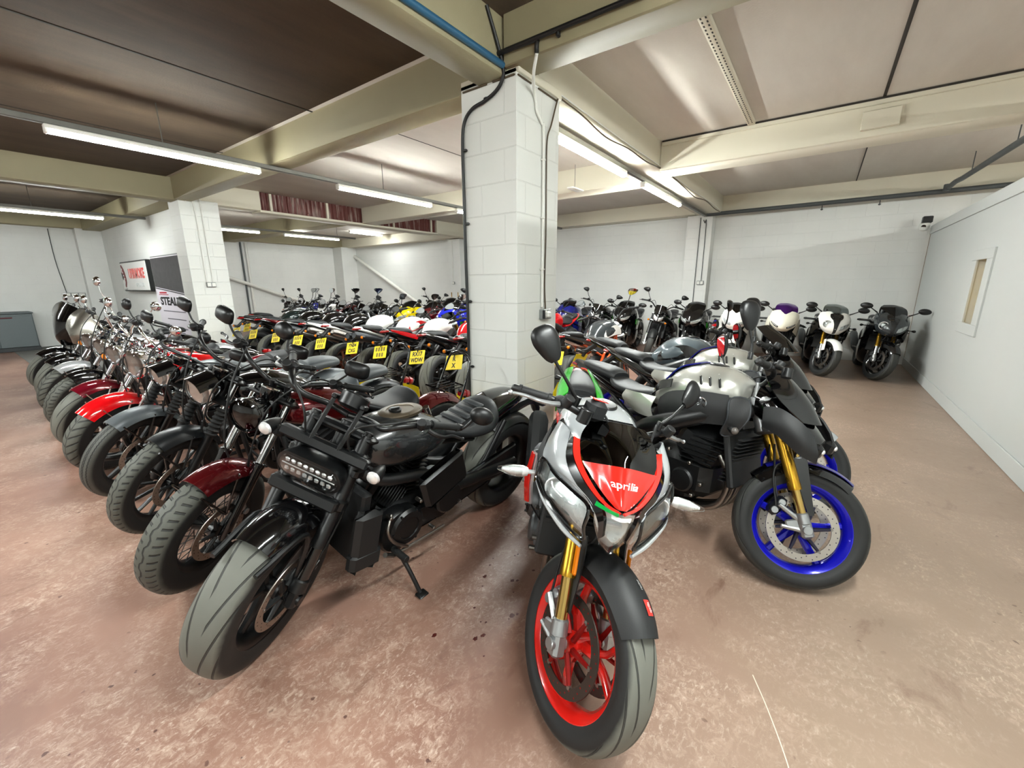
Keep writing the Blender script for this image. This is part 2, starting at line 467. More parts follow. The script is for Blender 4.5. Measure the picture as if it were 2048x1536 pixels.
# ------------------------------------------------------------------ motorcycle components (x forward, y to the rider's left, z up)
class Bike:
    def __init__(s, label, at, heading, lean=7, ax=.76, steer=0, rake=28, R=.31, group=None, head=(.42, .93), cat='motorcycle', name='motorcycle'):
        h = rad(heading); s.ax = ax; s.R = R
        a = V((-sin(rad(rake)), 0, cos(rad(rake)))); s.a = a; s.lean = lean
        hp = V((head[0], 0, head[1]))
        s.S = Matrix.Translation(hp) @ Matrix.Rotation(rad(steer), 4, a) @ Matrix.Translation(-hp)
        M = Matrix.Rotation(h, 4, 'Z') @ Matrix.Rotation(-rad(lean), 4, 'X')
        q = M @ (s.S @ V((ax, 0, R))) - (M.to_3x3() @ V((0, 0, 1)))*R      # where the steered front wheel stands
        s.root = thing(name, label, cat, group, Matrix.Translation((at[0]-q.x, at[1]-q.y, .004)) @ M)
    def p(s, name, g, mats, par=None, front=False, label=None, ang=38):
        o = build(name, g, mats, par or s.root, ang, s.S if (front and par is None) else None)
        if label: o['label'] = label
        return o
    def fk(s, d, y=0, fwd=0):      # point d metres up the fork from the axle
        q = V((s.ax, y, s.R))+s.a*d
        return q+V((cos(math.asin(-s.a.x)), 0, sin(math.asin(-s.a.x))))*fwd

def wheel(b, x, R, w, rr, style, rim, tyre, front, n=5, discs=(1,), dr=.15, dmat=None, z=None, hubm=None, cal=None, calang=150, lip=None, carrier=None):
    z = R if z is None else z; c = V((x, 0, z)); g = G(); hw = w/2
    pr = [(rr-.006, -hw*.80), (rr+.007, -hw*.84), (rr+.006, -hw*.74), (rr-.014, -hw*.66), (rr-.030, -hw*.3), (rr-.030, hw*.3), (rr-.014, hw*.66), (rr+.006, hw*.74), (rr+.007, hw*.84), (rr-.006, hw*.80), (rr-.022, hw*.62), (rr-.036, hw*.3), (rr-.036, -hw*.3), (rr-.022, -hw*.62), (rr-.006, -hw*.80)]
    lathe(g, pr, c, (0, 1, 0), 56, cap=False)
    hubr = .042
    lathe(g, [(.02, -hw*.95), (hubr, -hw*.85), (hubr*.8, -hw*.4), (hubr*.8, hw*.4), (hubr, hw*.85), (.02, hw*.95)], c, (0, 1, 0), 20)
    def spoke(a1, r1, a2, r2, w1, w2, t1, t2):
        ring = []
        for a, r, ww, t in ((a1, r1, w1, t1), (a2*.5+a1*.5, (r1+r2)/2, (w1+w2)*.46, (t1+t2)/2), (a2, r2, w2, t2)):
            e = V((cos(a), 0, sin(a))); q = V((-sin(a), 0, cos(a)))
            ring.append([c+e*r+q*ww*sx+V((0, t*sy, 0)) for sx, sy in ((1, .5), (.5, 1), (-.5, 1), (-1, .5), (-1, -.5), (-.5, -1), (.5, -1), (1, -.5))])
        loft(g, ring)
    ro = rr-.028
    if style == 'wire':
        for i in range(40):
            a = 2*pi*i/40; sd = 1 if i % 2 else -1; tw = .55 if i % 4 < 2 else -.55
            p = c+V((cos(a+tw)*hubr, sd*hw*.75, sin(a+tw)*hubr)); q = c+V((cos(a)*ro, sd*hw*.12, sin(a)*ro))
            tube(g, [p, q], .0022, 5)
    elif style == 'y':
        for i in range(n):
            a = 2*pi*i/n+.35; d = pi/n*.42
            spoke(a, .03, a, .085, .022, .020, .022, .018)
            for sg in (-1, 1): spoke(a+sg*.05, .075, a+sg*d, ro, .013, .012, .016, .014)
    elif style == 'multi':
        for i in range(n):
            a = 2*pi*i/n; spoke(a, .03, a, ro, .008, .009, .012, .010)
    else:
        for i in range(n):
            a = 2*pi*i/n+.2; spoke(a, .03, a+.12, ro, .022, .017, .018, .014)
    o = b.p('front_wheel' if front else 'rear_wheel', g, [rim], front=front)
    t = G(); s_ = R-rr
    half = [(rr-.004, .42*w), (rr+.012, .455*w), (rr+s_*.30, .49*w), (rr+s_*.52, .50*w), (rr+s_*.72, .465*w), (R-.10*s_, .36*w), (R-.035*s_, .24*w), (R-.008*s_, .12*w), (R, 0)]
    half = cr(half, 2)
    lathe(t, [(r, -y) for r, y in half]+[(r, y) for r, y in half[::-1][1:]], c, (0, 1, 0), 64, uv=True)
    b.p('tyre', t, tyre, o)
    for sd in discs:
        d = G(); y = sd*(hw*.95+.004); k = DSC if dmat is None else dmat
        lathe(d, [(dr-.036, y-.0025), (dr-.001, y-.0025), (dr, y), (dr-.001, y+.0025), (dr-.036, y+.0025), (dr-.036, y-.0025)], c, (0, 1, 0), 48, cap=False)
        d.m(1)
        for i in range(40):
            a = 2*pi*i/40; r = dr-.010-.009*(i % 3)
            cc = c+V((cos(a)*r, y, sin(a)*r)); lathe(d, [(.003, -.0030), (.003, .0030)], cc, (0, 1, 0), 6)
        for i in range(6):        # carrier arms and buttons
            a = 2*pi*i/6; e = V((cos(a), 0, sin(a)))
            tube(d, [c+e*.03+V((0, y-sd*.004, 0)), c+V((cos(a+.25), 0, sin(a+.25)))*(dr-.04)+V((0, y, 0))], [.012, .007], 6)
            d.m(2); lathe(d, [(.008, -.005), (.008, .005)], c+V((cos(a+.25), 0, sin(a+.25)))*(dr-.037)+V((0, y, 0)), (0, 1, 0), 8); d.m(1)
        b.p('brake_disc', d, [k, carrier or MTB, STE], o)
        if cal:
            q = G(); a = rad(calang); e = V((cos(a), 0, sin(a))); cc = c+e*(dr-.012)+V((0, y, 0))
            Mr = Matrix.Rotation(-a+pi/2, 4, 'Y')
            rbox(q, cc, (.105, .055, .055), .014, Mr)
            for k2 in (-.025, .025):
                pc = cc+Mr.to_3x3() @ V((k2, 0, 0)); q.m(1); cyl(q, pc+V((0, sd*.024, 0)), pc+V((0, sd*.036, 0)), .017, 14); q.m(0)
            tube(q, [cc+V((0, 0, .03)), cc+V((-.03, 0, .12)), cc+V((-.06, -sd*.02, .3))], .005, 6, 4)
            b.p('brake_caliper', q, [cal, ALU], front=front)
    return o

def fork(b, kind, up, low, y=.098, L=.70, gaiter=None, clamp=None, foot=None, front_label=None, ru=.028, rl=.021, ulow=.215):
    for sd in (1, -1):
        g = G(); q = lambda d: b.fk(d, sd*y)
        if kind == 'usd':
            tube(g, [q(ulow), q(ulow+.001), q(ulow+.03), q(ulow+.034), q(L-.02), q(L)], [ru*.95, ru*1.06, ru*1.06, ru, ru, ru*.95], 18)
            g.m(1); tube(g, [q(.02), q(ulow+.02)], rl, 14)
            g.m(2); tube(g, [q(.025), q(.03), q(.075), q(.08)], [rl*1.25, rl*1.45, rl*1.35, rl*1.1], 14)
            Mf = Matrix.Rotation(math.asin(b.a.x), 4, 'Y'); rbox(g, b.fk(.0, sd*y), (.055, .046, .085), .012, Mf); rbox(g, b.fk(.03, sd*y, -.045), (.07, .018, .05), .006, Mf); tube(g, [b.fk(.05, sd*y, -.02), b.fk(.13, sd*y, -.085)], [.014, .010], 8); tube(g, [b.fk(.0, sd*y, -.02), b.fk(.03, sd*y, -.10)], [.014, .010], 8)
            cyl(g, b.fk(0, sd*(y-.03)), b.fk(0, sd*(y+.034)), .021, 14)
            cyl(g, q(L-.005), q(L+.015), ru*.7, 12)
        else:
            tube(g, [q(.36), q(L)], rl, 16)
            g.m(1); tube(g, [q(-.03), q(-.01), q(.1), q(.34), q(.36), q(.375), q(.38)], [.018, .026, .025, .026, .030, .030, .023], 16)
            g.m(2); cyl(g, b.fk(0, sd*(y-.02)), b.fk(0, sd*(y+.032)), .017, 12); cyl(g, q(L-.005), q(L+.02), rl*1.1, 12)
        b.p('fork_leg', g, [up, low, foot or low], front=True)
        if gaiter:
            g = G(); pts = []; rs = []
            for i in range(15): pts.append(q(.34+.013*i)); rs.append(.036 if i % 2 else .026)
            tube(g, pts, rs, 16); b.p('fork_gaiter', g, gaiter, front=True)
    g = G()
    for d in ((L-.16, .052), (L-.015, .036)):
        M = Matrix.Rotation(math.asin(b.a.x), 4, 'Y')
        rbox(g, b.fk(d[0], 0, -.015), (.085, 2*y+.075, d[1]), .014, M)
    cyl(g, b.fk(L-.17, 0, -.05), b.fk(L+.02, 0, -.05), .03, 16)
    b.p('fork_clamp', g, clamp or SAT, front=True)

def mirror(b, base, tip, size=(.10, .065), shape='round', mt=None, glass=True, yaw=0, stem=None, tilt=0):
    """stalk from base to tip, glass facing backwards"""
    g = G(); base, tip = V(base), V(tip)
    mid = (base+tip)/2+V((.015, 0, -.012)); tube(g, [base, mid, tip], [.006, .0055, .006], 8, 5)
    sd = 1 if tip.y > 0 else -1
    o = b.p('mirror', g, stem or mt or SAT, front=True)
    h = G(); n = 28; ax = V((1, .25*sd, .12)).normalized()
    d, s, u = frame(ax); c = tip+s*(size[0]*.30*sd*(1 if (s.y > 0) else -1))+u*size[1]*.35
    M3 = Matrix.Rotation(yaw, 3, 'X')
    def ring(k, off):
        out = []
        for j in range(n):
            t = 2*pi*j/n; cc, ss = cos(t), sin(t)
            pw = {'round': 2, 'box': 3.6, 'leaf': 2.2}[shape]
            px = size[0]*.5*math.copysign(abs(cc)**(2/pw), cc); pz = size[1]*.5*math.copysign(abs(ss)**(2/pw), ss)
            if shape == 'leaf': pz *= 1-.42*(px*sd)/(size[0]*.5) if True else 1
            v = M3 @ (V((0, s.y, s.z))*0+s*px*k+u*pz*k)
            out.append(c+v+d*off)
        return out
    loft(h, [ring(.97, -.006), ring(1, 0), ring(.95, .012), ring(.7, .026), ring(.3, .033)])
    hs = b.p('mirror_housing', h, mt or SAT, o)
    f = G(); f.add(ring(.93, -.0075), [list(range(n))]); b.p('mirror_glass', f, GLS, o)
    return o

def paddle(b, base, tip, end, w=.085, mt=None, th=.03, nrm=(1, 0, .1)):
    """long blade mirror: stalk base to tip, head from tip to end"""
    g = G(); base, tip, end = V(base), V(tip), V(end); tube(g, [base, base.lerp(tip, .5)+V((.008, 0, 0)), tip, tip.lerp(end, .15)], [.008, .006, .006, .009], 10, 5)
    cyl(g, base-V((0, 0, .02)), base+V((0, 0, .015)), .012, 10)
    o = b.p('mirror', g, mt or SAT, front=True)
    d = (end-tip); L = d.length; d.normalize(); nx = V(nrm); nx = (nx-d*d.dot(nx)).normalized(); s = d.cross(nx)
    prof = [(.0, .16, .3), (.12, .30, .55), (.35, .42, .9), (.6, .5, 1), (.82, .46, .9), (.95, .34, .6), (1, .2, .25)]
    rings = []
    for t, hw, k in cr(prof, 3):
        c = tip+d*L*t; row = []
        for j in range(16):
            a = 2*pi*j/16; ca, sa = cos(a), sin(a)
            row.append(c+s*w*hw*math.copysign(abs(ca)**.8, ca)+nx*(th*k*sa if sa > 0 else .004*sa))
        rings.append(row)
    g = G(); loft(g, rings); h = b.p('mirror_housing', g, mt or SAT, o)
    g = G(); n = len(rings); L1 = [r[0]-nx*.0055 for r in rings[2:-1]]; L2 = [r[8]-nx*.0055 for r in rings[2:-1]]
    sh = lambda A, B: [p.lerp(q, .08) for p, q in zip(A, B)]
    A, B_ = sh(L1, L2), sh(L2, L1); k = len(A); g.add(A+B_, [[i, i+1, k+i+1, k+i] for i in range(k-1)]); b.p('mirror_glass', g, GLS, o)
    return o

def grip_end(b, path, grip_from, lever=None, bar=None, r=.011, grip=None, lever_len=.17, lever_m=None, ends=None, drop=0):
    """one half of a handlebar along path (inner to outer); the last stretch carries the grip"""
    for sd in (1, -1):
        P = [V((p[0], p[1]*sd, p[2])) for p in path]
        g = G(); tube(g, P, r, 12, 6); b.p('handlebar', g, bar or SAT, front=True)
        e, i = P[-1], V((grip_from[0], grip_from[1]*sd, grip_from[2])); d = (e-i).normalized()
        g = G(); L = (e-i).length
        tube(g, [i, i+d*.012, i+d*.014, e-d*.012, e-d*.01, e], [.021, .021, .0165, .0165, .020, .019], 14)
        g.m(1); tube(g, [e, e+d*.02, e+d*.026], [.016, .015, .008], 12)
        b.p('grip', g, [grip or RUB, ends or SAT], front=True)
        g = G(); c = i-d*.035
        rbox(g, c, (.045, .05, .045), .012, Matrix.Rotation(math.atan2(d.y, d.x)-pi/2, 4, 'Z')); cyl(g, c+V((.03, 0, .0)), c+V((.045, 0, .035)), .02, 12)
        b.p('switch_cluster', g, MTB, front=True)
        if lever is not None:
            g = G(); f = V((1, 0, 0))-d*d.x; f.normalize(); s = i-d*.03+f*.035
            tip = s+d*lever_len+f*.035+V((0, 0, -drop))
            tube(g, [s, s+d*.03+f*.022, s+d*.07+f*.03, s+d*.12+f*.02, tip], [.010, .009, .0075, .0065, .006], 8, 5)
            lathe(g, [(.002, -.009), (.008, -.005), (.009, 0), (.008, .005), (.002, .009)], tip, d, 10)
            b.p('brake_lever' if sd < 0 else 'clutch_lever', g, lever, front=True)

def headlamp(b, c, r, shell, depth=.13, tilt=3, ring=None, lens=None, refl=None, peak=None, led=False, name='headlight'):
    d = V((cos(rad(tilt)), 0, sin(rad(tilt)))); g = G(); c = V(c)
    lathe(g, [(r*.25, -depth), (r*.62, -depth*.85), (r*.9, -depth*.45), (r, -depth*.1), (r*1.02, 0)], c, d, 28, cap=True)
    o = b.p(name, g, shell, front=True)
    g = G(); lathe(g, [(r*1.0, -.012), (r*1.06, -.004), (r*1.06, .008), (r*.97, .014), (r*.93, .006), (r*.93, -.004)], c, d, 32, cap=False)
    b.p('headlight_ring', g, ring or shell, o)
    g = G(); lathe(g, [(.004, -depth*.62), (r*.35, -depth*.58), (r*.7, -depth*.35), (r*.93, -.002)], c, d, 24, cap=True)
    g.m(1)
    if led:
        for k in range(3): rbox(g, c+V((-.02, 0, r*.45*(k-1))), (.03, r*1.1, r*.3), .008)
        g.m(2)
        for k in range(3):
            for sd in (-1, 1): lathe(g, [(r*.17, 0), (r*.12, .01), (.002, .013)], c+V((-.004, sd*r*.28, r*.45*(k-1))), d, 10)
    else: lathe(g, [(.018, -depth*.5), (.016, -depth*.2), (.004, -depth*.15)], c, d, 12)
    b.p('reflector', g, [refl or REF, SAT if led else ALU, REF], o)
    g = G(); lathe(g, [(r*.94, .004), (r*.75, .016), (r*.4, .025), (.003, .028)], c, d, 28, cap=True); b.p('headlight_lens', g, lens or LENS, o)
    if peak:
        g = G(); rows = []
        for i in range(4):
            x = -.06+.045*i
            rows.append([(c.x+x*1.0, c.y+sin(t)*r*1.1, c.z+cos(t)*r*1.1+.004-.004*i) for t in [rad(q) for q in range(-60, 61, 20)]])
        surf(g, rows, .003, 2, 2); b.p('headlight_peak', g, peak, o)
    return o

def indicator(b, c, d=(1, 0, 0), lens=None, shell=None, stalk=None, r=.027, L=.06, front=True, name='turn_signal'):
    g = G(); c = V(c)
    lathe(g, [(.004, -L), (r*.6, -L*.75), (r*.95, -L*.3), (r, 0)], c, d, 16)
    if stalk: tube(g, [V(stalk), c-V(d)*L*.4], .007, 8)
    o = b.p(name, g, shell or SAT, front=front)
    g = G(); lathe(g, [(r*.96, -.001), (r*.8, .010), (r*.4, .016), (.002, .018)], c, d, 16); b.p('signal_lens', g, lens or AMB, o, front=front)
    return o

def plate(b, c, tilt, lines=None, w=.23, h=.165, lamp=True):
    """rear number plate facing backwards; tilt = degrees the foot swings back"""
    M = Matrix.Translation(c) @ Matrix.Rotation(rad(tilt), 4, 'Y')
    g = G(); rbox(g, (0, 0, 0), (.004, w, h), .0015); g.xf(M); o = b.p('number_plate', g, YEL)
    face = M @ Matrix(((0, 0, -1, -.0028), (-1, 0, 0, 0), (0, 1, 0, 0), (0, 0, 0, 1)))
    if lines:
        for i, t in enumerate(lines):
            text('plate_characters', t, .072, INK, o, face @ Matrix.Translation((0, .037-.074*i, 0)), .0004, bold=.0022, sx=.92)
    else:
        g = G()
        for zz, n in ((.037, 4), (-.037, 3)):
            for k in range(n): rbox(g, (-.0024, (k-(n-1)/2)*.046, zz), (.001, .028, .052), .0004)
        g.xf(M); b.p('worn_characters', g, mat('worn_plate_ink', '7a6a1e', .6), o)
    g = G(); rbox(g, V(c)+V((.03, 0, .10)), (.07, .05, .03), .008); tube(g, [V(c)+V((.02, 0, .09)), V(c)+V((.12, 0, .17))], .014, 8)
    b.p('plate_bracket', g, SAT)
    return o

def stand(b, x=.02, z=.24, y=.13, mt=None, foot=(-.10, .26)):
    g = G(); fy = foot[1]; fz = fy*math.tan(rad(b.lean))+.008
    tube(g, [(x, y, z), (x+foot[0]*.5, (y+fy)/2+.01, (z+fz)/2), (x+foot[0], fy, fz)], [.013, .011, .011], 8, 4)
    rbox(g, (x+foot[0], fy+.012, fz), (.055, .045, .010), .004)
    b.p('side_stand', g, mt or SAT)

def vtwin(b, c=(.03, .40), ang=(-22, 24), fin=None, case=None, cover=None, head=None, H=.30, aircl=None, wide=.17):
    fin = fin or ENG; case = case or ENG; cover = cover or SAT; x, z = c
    g = G(); rbox(g, (x-.02, 0, z-.06), (.40, wide, .20), .05); rbox(g, (x-.25, 0, z-.03), (.20, wide*.9, .17), .045)
    rbox(g, (x+.1, 0, z-.13), (.2, wide*.8, .08), .03)
    b.p('engine_case', g, case)
    for i, a in enumerate(ang):
        g = G(); M = Matrix.Translation((x+.02*(1 if a > 0 else -1), 0, z)) @ Matrix.Rotation(rad(a), 4, 'Y')
        s0 = len(g.v)
        cyl(g, (0, 0, 0), (0, 0, H*.75), .052, 20)
        for k in range(9): rbox(g, (0, 0, .045+k*H*.072), (.135-.003*k, .135, .008), .0035)
        rbox(g, (0, 0, H*.88), (.13, .12, .075), .02)
        g.xf(M, s0); o = b.p('cylinder', g, fin)
        h = G(); s0 = 0; rbox(h, (0, 0, H*1.02), (.12, .11, .045), .016)
        for sy in (-.04, .04):
            for sx in (-.045, .045): cyl(h, (sx, sy, H*1.02), (sx, sy, H*1.11), .007, 8)
        h.xf(M); b.p('rocker_cover', h, head or cover, o)
    for sd in (1, -1):
        g = G(); y = wide*.5
        if sd > 0:
            lathe(g, [(.115, y-.03), (.115, y+.02), (.105, y+.035), (.02, y+.04)], (x+.12, 0, z-.07), (0, sd, 0), 28)
            lathe(g, [(.085, y-.03), (.085, y+.02), (.078, y+.032), (.02, y+.036)], (x-.16, 0, z-.05), (0, sd, 0), 24)
            rbox(g, (x-.02, sd*(y+.008), z-.06), (.27, .05, .15), .02)
        else:
            rbox(g, (x+.05, sd*(y+.01), z-.06), (.26, .06, .19), .03)
            lathe(g, [(.055, y), (.055, y+.055), (.048, y+.062), (.01, y+.064)], (x+.14, 0, z-.06), (0, sd, 0), 20)
        b.p('engine_cover', g, cover)
    if aircl:
        g = G(); lathe(g, [(.085, .08), (.085, .135), (.075, .15), (.02, .155)], (x, 0, z+.20), (0, -1, 0), 28); b.p('air_cleaner', g, aircl)
def cruiser_pipes(b, mt, y=-.13, tip=-.9, shield=None):
    for i, (x0, z0) in enumerate(((.16, .58), (-.07, .58))):
        g = G(); zz = .33-.085*i
        tube(g, [(x0, -.07, z0), (x0+.10, y*.9, z0-.05), (x0+.11, y, .42), (x0-.02, y-.01, zz+.0), (-.25, y-.02, zz-.01)], .021, 12, 6)
        tube(g, [(-.24, y-.02, zz-.01), (-.27, y-.02, zz-.01), (tip+.06, y-.04, zz+.01), (tip, y-.04, zz+.01)], [.022, .036, .038, .034], 16)
        b.p('exhaust_pipe', g, mt)
def cable_set(b, pts, r=.0045, mt=None, name='cable', front=True):
    g = G(); tube(g, pts, r, 6, 6); b.p(name, g, mt or RUB, front=front)

def cruiser(label, at, heading, c):
    """c: a dict of looks; every cruiser in the row is built from its own"""
    D = dict(lean=8, steer=27, ax=.76, R=.325, w=.11, rr=.24, rake=30, y=.098, L=.72, kind='conv', up=CHR, low=BLK, gaiter=None, clamp=SAT, wheel='cast', nsp=9, rim=BLK,
             tyre=T_SLA, disc=(1,), dmat=DSC, cal=SAT, fender=BLK, fa=(28, 150), fw=.075, rf=None, tank=BLK, seat=LEA, pillion=False, shell=BLK, hr=.085, ring=CHR,
             lens=None, peak=None, bars='mid', bar=SAT, lever=SAT, mir='round', mmat=SAT, sig=AMB, sigsh=CHR, fin=None, cover=None, head=None, case=None, aircl=BLK, pipes=CHR, rwheel=None, sissy=False,
             fairing=None, shieldm=None, dial=True, tankh=0, led=False, shock=CHR, mspread=.38, mup=.09, wrapw=None, badge=None, hl=True, bagm=None)
    D.update(c); o = type('o', (), D)
    b = Bike(label, at, heading, o.lean, o.ax, o.steer, o.rake, o.R, 'cruisers parked in a slanting front row'); b.o = o
    wheel(b, o.ax, o.R, o.w, o.rr, o.wheel, o.rim, o.tyre, True, o.nsp, o.disc, .148, o.dmat, cal=o.cal)
    fork(b, o.kind, o.up, o.low, o.y, o.L, o.gaiter, o.clamp)
    g = G(); arcshell(g, (o.ax, 0, o.R), o.R+.030, o.fa[0], o.fa[1], o.fw, .38, .004, 16, 11, .9); 
    ff = b.p('front_mudguard', g, o.fender, front=True)
    g = G()
    for sd in (1, -1):
        for a in (70, 105): tube(g, [b.fk(.02+.12*0, sd*(o.y-.012))+V((0, 0, .10)), V((o.ax+cos(rad(a))*(o.R+.012), sd*o.fw*.9, o.R+sin(rad(a))*(o.R+.0)))], .006, 6)
    b.p('mudguard_bracket', g, o.low, front=True)
    # lamp and clocks
    hd = b.fk(o.L-.13, 0, .13)
    if o.hl: headlamp(b, hd, o.hr, o.shell, ring=o.ring, lens=o.lens, peak=o.peak, depth=o.hr*1.6, led=o.led)
    if o.dial:
        g = G(); q = b.fk(o.L+.03, 0, .04); dd = V((-.5, 0, .86))
        lathe(g, [(.03, -.06), (.046, -.03), (.05, 0)], q, dd, 20); s = b.p('speedometer', g, o.shell, front=True)
        g = G(); lathe(g, [(.051, -.006), (.053, 0), (.049, .006)], q, dd, 20, cap=False); lathe(g.m(1), [(.049, .001), (.002, .001)], q, dd, 20); b.p('speedometer_face', g, [CHR, INK], s)
    # handlebar
    t = b.fk(o.L, 0, -.05); hx, hz = t.x, t.z
    P = {'mid': [(hx, .0, hz+.07), (hx, .09, hz+.075), (hx+.02, .18, hz+.15), (hx-.06, .30, hz+.17), (hx-.15, .42, hz+.16)],
         'low': [(hx, .0, hz+.05), (hx+.01, .12, hz+.055), (hx+.02, .22, hz+.07), (hx-.05, .31, hz+.085), (hx-.12, .41, hz+.075)],
         'ape': [(hx, .0, hz+.06), (hx, .10, hz+.08), (hx+.03, .16, hz+.22), (hx+.0, .21, hz+.31), (hx-.08, .29, hz+.33), (hx-.17, .40, hz+.30)],
         'wide': [(hx, .0, hz+.08), (hx+.01, .10, hz+.09), (hx+.02, .20, hz+.16), (hx-.08, .33, hz+.19), (hx-.20, .43, hz+.17)]}[o.bars]
    a, e = V(P[-2]), V(P[-1]); gf = a.lerp(e, .12)
    grip_end(b, P, gf, o.lever, o.bar, .0125, RUB)
    g = G()
    for sd in (1, -1): cyl(g, (hx, sd*.045, hz+.0), (hx, sd*.045, P[0][2]+.012), .018, 12)
    b.p('handlebar_riser', g, o.bar, front=True)
    if o.mir:
        for sd in (1, -1):
            base = gf+V((.02, -.05, .02)); base.y *= sd
            mirror(b, base, base+V((.03, sd*.09, o.mup)), (.125, .085) if o.mir != 'round' else (.105, .10), o.mir, o.mmat, stem=o.mmat)
    if o.sig:
        for sd in (1, -1):
            q = b.fk(o.L-.20, sd*.19, .03); indicator(b, q, (1, 0, 0), o.sig, o.sigsh, b.fk(o.L-.20, sd*.10, -.01), .030, .07)
    for sd in (1, -1):
        i = V((gf.x+.01, (gf.y-.06)*sd, gf.z))
        cable_set(b, [i, i+V((.10, -.06*sd, .02)), b.fk(o.L-.05, .11*sd, .16), b.fk(o.L-.32, .07*sd, .06), b.fk(o.L-.45, .03*sd, -.08)])
    # frame, engine
    g = G(); hp = b.fk(o.L-.08, 0, -.05)
    tube(g, [hp, (hp.x-.25, 0, hp.z-.06), (-.20, 0, .70), (-.45, 0, .62)], .019, 10, 4)
    for sd in (1, -1):
        tube(g, [hp-V((0, 0, .06)), (hp.x-.02, sd*.07, .62), (hp.x-.10, sd*.12, .22), (hp.x-.25, sd*.13, .17), (-.30, sd*.13, .18), (-.42, sd*.12, .34), (-.42, sd*.10, .62)], .016, 10, 5)
        tube(g, [(-.40, sd*.10, .36), (-.76, sd*.11, o.R)], [.02, .022], 10)
        rbox(g, (-.76, sd*.12, o.R), (.09, .03, .06), .012)
    b.p('frame', g, SAT)
    vtwin(b, (.02, .40), fin=o.fin, case=o.case, cover=o.cover, head=o.head, aircl=o.aircl)
    if o.pipes: cruiser_pipes(b, o.pipes)
    k = o.tankh
    g = G(); body(g, [(.38, .04, .90+k, .82, .86), (.35, .085, .925+k, .78, .84), (.24, .125, .945+k, .745, .82), (.08, .128, .925+k, .725, .80), (-.06, .10, .865+k*.6, .725, .79), (-.15, .055, .80, .735, .765), (-.17, .03, .78, .745, .76)], 28, 5)
    tk = b.p('fuel_tank', g, o.tank)
    g = G(); lathe(g, [(.038, -.01), (.040, .006), (.034, .014), (.01, .016)], (.17, -.0, .945+k), (0, 0, 1), 22); b.p('fuel_cap', g, o.ring, tk)
    if o.badge:
        for sd in (1, -1):
            g = G(); rbox(g, (.12, sd*.127, .835), (.17, .008, .045), .004); b.p('tank_badge', g, o.badge, tk)
    g = G(); body(g, [(-.10, .045, .80, .755, .78), (-.16, .085, .785, .73, .76), (-.28, .145, .755, .69, .72), (-.40, .165, .765, .68, .71), (-.47, .15, .805, .69, .73), (-.50, .10, .80, .71, .75)], 26, 5)
    st = b.p('seat', g, o.seat)
    if o.pillion:
        g = G(); body(g, [(-.485, .10, .81, .74, .77), (-.52, .125, .835, .735, .77), (-.68, .115, .845, .74, .78), (-.80, .085, .825, .745, .78), (-.84, .04, .80, .75, .775)], 24, 5); b.p('pillion_seat', g, o.seat)
    g = G(); arcshell(g, (-.76, 0, .325), .375, 12, 128, .088, .35, .005, 18, 11, .93); b.p('rear_mudguard', g, o.rf or o.fender)
    wheel(b, -.76, .325, .14, .215, o.rwheel or o.wheel, o.rim, o.tyre, False, o.nsp, (-1,), .14, o.dmat)
    for sd in (1, -1):
        g = G(); A, Bq = V((-.70, sd*.135, .36)), V((-.55, sd*.125, .68))
        tube(g, [A, A.lerp(Bq, .95)], .012, 10); g.m(1)
        n = 60; tube(g, [A.lerp(Bq, .12+.7*i/n)+V((cos(i*.9)*.022, sin(i*.9)*.022, 0)) for i in range(n+1)], .005, 6)
        g.m(0); cyl(g, A.lerp(Bq, .8), Bq, .026, 12)
        b.p('shock_absorber', g, [o.shock, o.shock])
        g = G(); rbox(g, (-.33, sd*.145, .52), (.20, .04, .22), .03); b.p('side_cover', g, o.cover or SAT)
        g = G(); cyl(g, (-.05+.15, sd*.13, .26), (-.05+.15, sd*.24, .27), .016, 12); b.p('footpeg', g, RUB)
    g = G(); rbox(g, (-.03, .135, .36), (.5, .03, .10), .03); tube(g, [(-.16, .14, .38), (-.78, .145, .36)], .03, 8); tube(g, [(-.16, .14, .30), (-.78, .145, .27)], .012, 8); b.p('belt_guard', g, SAT)
    g = G(); cyl(g, (-1.10, 0, .62), (-1.14, 0, .61), .035, 16); rbox(g, (-1.07, 0, .63), (.06, .06, .05), .01); b.p('tail_light', g, REDL)
    plate(b, (-1.15, 0, .50), 12)
    stand(b, .10, .22)
    if o.sissy:
        g = G(); pts = [(-.74, .135, .36), (-.90, .13, .62), (-1.0, .115, .90), (-1.02, .07, .97), (-1.02, 0, .985)]
        pts = pts+[(p[0], -p[1], p[2]) for p in pts[:-1][::-1]]
        tube(g, pts, .0095, 10, 5)
        for q in (-.10, -.05, 0, .05, .10): tube(g, [(-.76, q*.9, .74), (-.98, q, .74)], .005, 6)
        tube(g, [(-.76, .1, .74), (-.76, -.1, .74)], .007, 6); tube(g, [(-.98, .11, .74), (-.98, -.11, .74)], .007, 6)
        b.p('sissy_bar', g, BLK)
    return b

